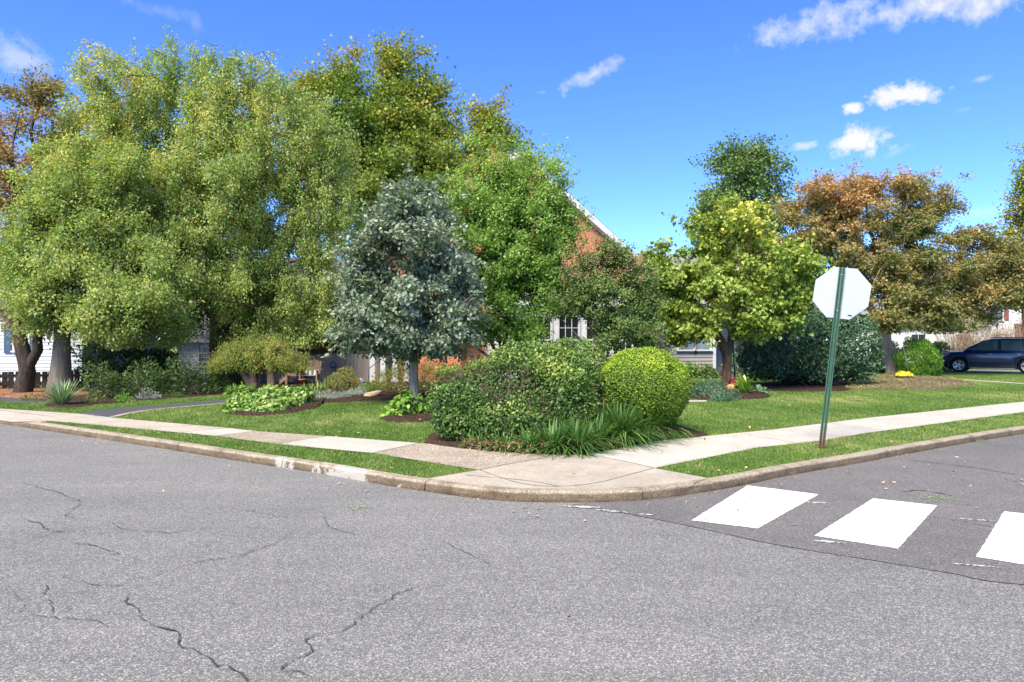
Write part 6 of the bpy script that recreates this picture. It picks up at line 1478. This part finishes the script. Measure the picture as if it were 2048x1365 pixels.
    # wheels
    for x in (.98, 3.84):
        for s in (-1, 1):
            Mw = Matrix.Translation((x, s * .86, .375)) @ Matrix.Rotation(-PI / 2 * s, 4, 'X')
            q = MB(); q.lathe([(.245, -.11), (.33, -.12), (.365, -.10), (.376, -.05), (.376, .05), (.365, .10), (.33, .12), (.245, .11)], 40, Mw); wheel = q.build('wheel', M['tyre'], t)
            q = MB(); q.lathe([(.25, .105), (.245, .118), (.228, .112), (.215, .04), (.215, -.10)], 36, Mw)
            q.lathe([(.001, .10), (.055, .098), (.06, .085), (.06, .05)], 20, Mw)
            for i in range(10):
                a = 2 * PI * (i // 2) / 5 + (.19 if i % 2 else -.19); ca, sa = math.cos(a), math.sin(a); ub = .042
                Ms = Mw @ Matrix.Rotation(a, 4, 'Z')
                q.add([Ms @ Vector(p) for p in ((.04, -.018, .085), (.04, .018, .085), (.232, .022, .10), (.232, -.022, .10), (.04, -.018, .055), (.04, .018, .055), (.232, .022, .06), (.232, -.022, .06))], [(0, 1, 2, 3), (7, 6, 5, 4), (0, 3, 7, 4), (1, 5, 6, 2)])
            q.build('rim', M['rim'], wheel)
            q = MB(); q.lathe([(.001, .03), (.215, .03)], 30, Mw); q.build('brake_disc', M['rail'], wheel)
            # cladding lip round the arch
            q = MB(); nn = 22
            for i in range(nn):
                a0 = math.radians(-12 + 204 * i / nn); a1 = math.radians(-12 + 204 * (i + 1) / nn)
                P_ = []
                for a in (a0, a1):
                    for r, yy in ((.43, .955), (.43, .998), (.485, .994), (.49, .96)): P_.append((x + r * math.cos(a), s * yy, .385 + r * math.sin(a)))
                q.add(P_, [(0, 1, 5, 4), (1, 2, 6, 5), (2, 3, 7, 6)], True)
            q.build('arch_trim', M['clad'], t)
    for s in (-1, 1):
        q = MB(); ya, yb = sorted((s * .965, s * 1.0)); q.box((1.47, ya, .27), (3.35, yb, .44)); q.build('sill_cladding', M['clad'], t, .012)
        q = MB(); ya, yb = sorted((s * .95, s * 1.006)); q.box((1.46, ya, .245), (3.36, yb, .268)); q.build('sill_trim', M['chrome'], t)
        for x in (1.50, 2.72, 3.75):
            pass
        q = MB()
        for (x, z0, z1) in ((1.47, .45, 1.08), (2.70, .45, 1.10)):
            ya, yb = sorted((s * .978, s * .9875)); q.box((x - .005, ya, z0), (x + .005, yb, z1 - .2))
        q.build('door_seam', M['rail'], t)
        for x in (2.28, 3.45):
            q = MB(); q.tube([(x - .12, s * .985, .965), (x - .09, s * 1.015, .97), (x + .09, s * 1.015, .975), (x + .12, s * .985, .975)], .016, 8); q.build('door_handle', M['chrome'], t)
        # mirror
        q = MB(); q.lathe([(.001, -.11), (.06, -.10), (.085, -.02), (.08, .06), (.04, .10), (.001, .105)], 14, Matrix.Translation((1.52, s * 1.10, 1.20)) @ Matrix.Rotation(PI / 2, 4, 'X')); q.tube([(1.52, s * .93, 1.15), (1.52, s * 1.04, 1.18)], .03, 8); q.build('mirror', M['car'], t)
        q = MB(); q.tube([(2.35, s * .72, 1.745), (2.45, s * .72, 1.80), (3.4, s * .72, 1.81), (4.35, s * .71, 1.77), (4.45, s * .71, 1.72)], .018, 8); q.build('roof_rail', M['rail'], t)
        # lamps wrap round the nose
        def hw(x): return np.interp(x, [c[0] for c in st], [c[3] for c in st])
        poly = [(.07, .80), (.10, .90), (.30, .965), (.56, .985), (.42, .88), (.22, .80)]
        q = MB(); a = [(x, s * (hw(x) + .012), z) for x, z in poly]; b_ = [(x + .02, s * (hw(x) - .06), z) for x, z in poly]; n = len(poly)
        q.add(a + b_, [tuple(range(n)), tuple(range(2 * n - 1, n - 1, -1))] + [(i, (i + 1) % n, (i + 1) % n + n, i + n) for i in range(n)]); hl = q.build('headlight', M['lamp'], t)
        poly = [(.26, .84), (.28, .93), (.48, .96), (.40, .88)]
        q = MB(); a = [(x, s * (hw(x) + .017), z) for x, z in poly]; b_ = [(x, s * (hw(x) + .0), z) for x, z in poly]; n = 4
        q.add(a + b_, [tuple(range(n))] + [(i, (i + 1) % n, (i + 1) % n + n, i + n) for i in range(n)]); q.build('indicator', M['amber'], hl)
        q = MB(); ya, yb = sorted((s * .62, s * .90)); q.box((4.90, ya, .85), (5.0, yb, 1.08)); q.build('tail_light', plain('red_lens', (.4, .01, .01), .2, .5), t, .02)
    q = MB()
    for i in range(4): q.box((-.03, -.48, .52 + i * .075), (.03, .48, .565 + i * .075))
    q.build('grille', M['chrome'], t, .008)
    q = MB(); q.add([(-.02, -.70, .28), (-.02, .70, .28), (.05, .82, .46), (.05, -.82, .46), (.30, -.93, .24), (.30, .93, .24)], [(0, 1, 2, 3), (0, 4, 5, 1), (0, 3, 4), (1, 5, 2)]); q.build('bumper_cladding', M['clad'], t)
    q = MB(); q.box((.5, -.8, .22), (4.6, .8, .30)); q.build('underbody', M['rail'], t)
car()

# ================================================================ SKY, SUN, CAMERA
SUN_EL, SUN_AZ = math.radians(50), math.radians(SUNAZ) if 'SUNAZ' in globals() else math.radians(208)   # azimuth clockwise from +Y (view direction)
sd = Vector((math.sin(SUN_AZ) * math.cos(SUN_EL), math.cos(SUN_AZ) * math.cos(SUN_EL), math.sin(SUN_EL)))
ld = bpy.data.lights.new('sun', 'SUN'); ld.energy = 2.7; ld.angle = math.radians(28); ld.color = (1, .92, .74)
lo = bpy.data.objects.new('sun', ld); COL.objects.link(lo); lo.rotation_euler = sd.to_track_quat('Z', 'Y').to_euler(); lo.location = (0, 0, 40)

wd = bpy.data.worlds.new('World'); SC.world = wd; wd.use_nodes = True
nt = wd.node_tree; nt.nodes.clear()
def wn(ty, **k):
    x = nt.nodes.new(ty)
    for a, b in k.items(): setattr(x, a, b)
    return x
def wl(a, b): nt.links.new(a, b)
sky = wn('ShaderNodeTexSky'); sky.sky_type = 'NISHITA'; sky.sun_disc = False; sky.sun_elevation = SUN_EL; sky.sun_rotation = SUN_AZ
sky.altitude = 100; sky.air_density = .6; sky.dust_density = .15; sky.ozone_density = 4.0
hs = wn('ShaderNodeHueSaturation'); hs.inputs['Saturation'].default_value = 1.16; hs.inputs['Value'].default_value = 1.0; hs.inputs['Hue'].default_value = .508
wl(sky.outputs[0], hs.inputs['Color'])
tc = wn('ShaderNodeTexCoord'); gen = tc.outputs['Generated']
def vm(op, a, b=None):
    x = wn('ShaderNodeVectorMath', operation=op)
    for i, v in enumerate((a, b)):
        if v is None: continue
        if hasattr(v, 'is_output'): wl(v, x.inputs[i])
        else: x.inputs[i].default_value = v
    return x
def ma(op, a, b=0.0, clamp=False):
    x = wn('ShaderNodeMath', operation=op, use_clamp=clamp)
    for i, v in enumerate((a, b)):
        if hasattr(v, 'is_output'): wl(v, x.inputs[i])
        else: x.inputs[i].default_value = v
    return x.outputs[0]
nrm = vm('NORMALIZE', gen).outputs[0]
ns = wn('ShaderNodeTexNoise'); ns.inputs['Scale'].default_value = 22; ns.inputs['Detail'].default_value = 8; ns.inputs['Roughness'].default_value = .62; ns.inputs['Distortion'].default_value = .35; wl(nrm, ns.inputs['Vector'])
ns2 = wn('ShaderNodeTexNoise'); ns2.inputs['Scale'].default_value = 70; ns2.inputs['Detail'].default_value = 6; ns2.inputs['Roughness'].default_value = .65; wl(nrm, ns2.inputs['Vector'])
nzv = ma('ADD', ma('MULTIPLY', ma('SUBTRACT', ns.outputs['Fac'], .5), 3.0), ma('MULTIPLY', ma('SUBTRACT', ns2.outputs['Fac'], .5), 2.0))
total = None
def cloud(u, v, ru, rv, tilt, amp, soft):
    """a small cumulus in the direction (u, v)"""
    global total
    d = Vector((u - 1024, F, 682 - v)); ln = d.length; d.normalize()
    right = Vector((d.y, -d.x, 0)).normalized(); up = right.cross(d)
    c, s = math.cos(tilt), math.sin(tilt); e1 = right * c + up * s; e2 = up * c - right * s
    a = ma('MULTIPLY', vm('DOT_PRODUCT', nrm, tuple(e1)).outputs['Value'], ln / ru); b = ma('MULTIPLY', vm('DOT_PRODUCT', nrm, tuple(e2)).outputs['Value'], ln / rv)
    front = ma('GREATER_THAN', vm('DOT_PRODUCT', nrm, tuple(d)).outputs['Value'], .6)
    r = ma('SQRT', ma('ADD', ma('MULTIPLY', a, a), ma('MULTIPLY', b, b)))
    dens = ma('MULTIPLY', ma('SUBTRACT', ma('ADD', 1.0, nzv), r), 1.0 / soft, True)
    dens = ma('MULTIPLY', ma('MULTIPLY', dens, amp), front)
    total = dens if total is None else ma('MAXIMUM', total, dens)
for c in ((1640, 35, 130, 30, .12, .9, 1.5), (1850, 10, 220, 34, .03, .9, 1.5), (2010, -5, 150, 36, 0, .9, 1.5), (1812, 188, 70, 27, -.08, .95, .75), (1700, 214, 26, 12, 0, .95, .6), (1722, 281, 66, 26, -.03, .97, .75), (1610, 291, 30, 8, .1, .55, .9),
          (1190, 148, 66, 17, .36, .8, 1.6), (1088, 185, 14, 6, 0, .25, 1), (48, 112, 64, 34, -.2, .45, 1.2), (325, 22, 60, 16, -.1, .18, 1.3), (390, 45, 16, 20, 0, .16, 1.3), (1963, 158, 22, 8, .1, .35, 1), (1795, 302, 40, 9, .3, .22, 1.2), (1960, 425, 70, 14, .05, .30, 1.2),
          (1920, 220, 18, 7, 0, .18, 1), (320, 235, 60, 30, 0, .4, 1.2), (2060, 360, 30, 7, 0, .2, 1)): cloud(*c)
mx = wn('ShaderNodeMix', data_type='RGBA'); wl(total, mx.inputs[0]); tn = wn('ShaderNodeMix', data_type='RGBA', blend_type='MULTIPLY'); tn.inputs[0].default_value = 1; wl(hs.outputs[0], tn.inputs[6]); tn.inputs[7].default_value = (.80, .86, .955, 1)
wl(tn.outputs[2], mx.inputs[6]); mx.inputs[7].default_value = (CLOUD, CLOUD, CLOUD * 1.01, 1) if 'CLOUD' in globals() else (2.4, 2.4, 2.45, 1)
bg = wn('ShaderNodeBackground'); bg.inputs['Strength'].default_value = .105; wl(mx.outputs[2], bg.inputs['Color'])
wo = wn('ShaderNodeOutputWorld'); wl(bg.outputs[0], wo.inputs['Surface'])

cd = bpy.data.cameras.new('camera'); cd.sensor_width = 36; cd.lens = 24.0; cd.clip_end = 3000; cd.clip_start = .05
co = bpy.data.objects.new('camera', cd); COL.objects.link(co); co.location = (0, 0, EYE); co.rotation_euler = (PI / 2, 0, 0)
SC.camera = co
SC.view_settings.view_transform = 'Standard'; SC.view_settings.look = 'None'; SC.view_settings.exposure = 2.0; SC.view_settings.gamma = 1.0
SC.cycles.max_bounces = 10; SC.cycles.diffuse_bounces = 6; SC.cycles.transmission_bounces = 6; SC.cycles.transparent_max_bounces = 4; SC.cycles.use_denoising = True
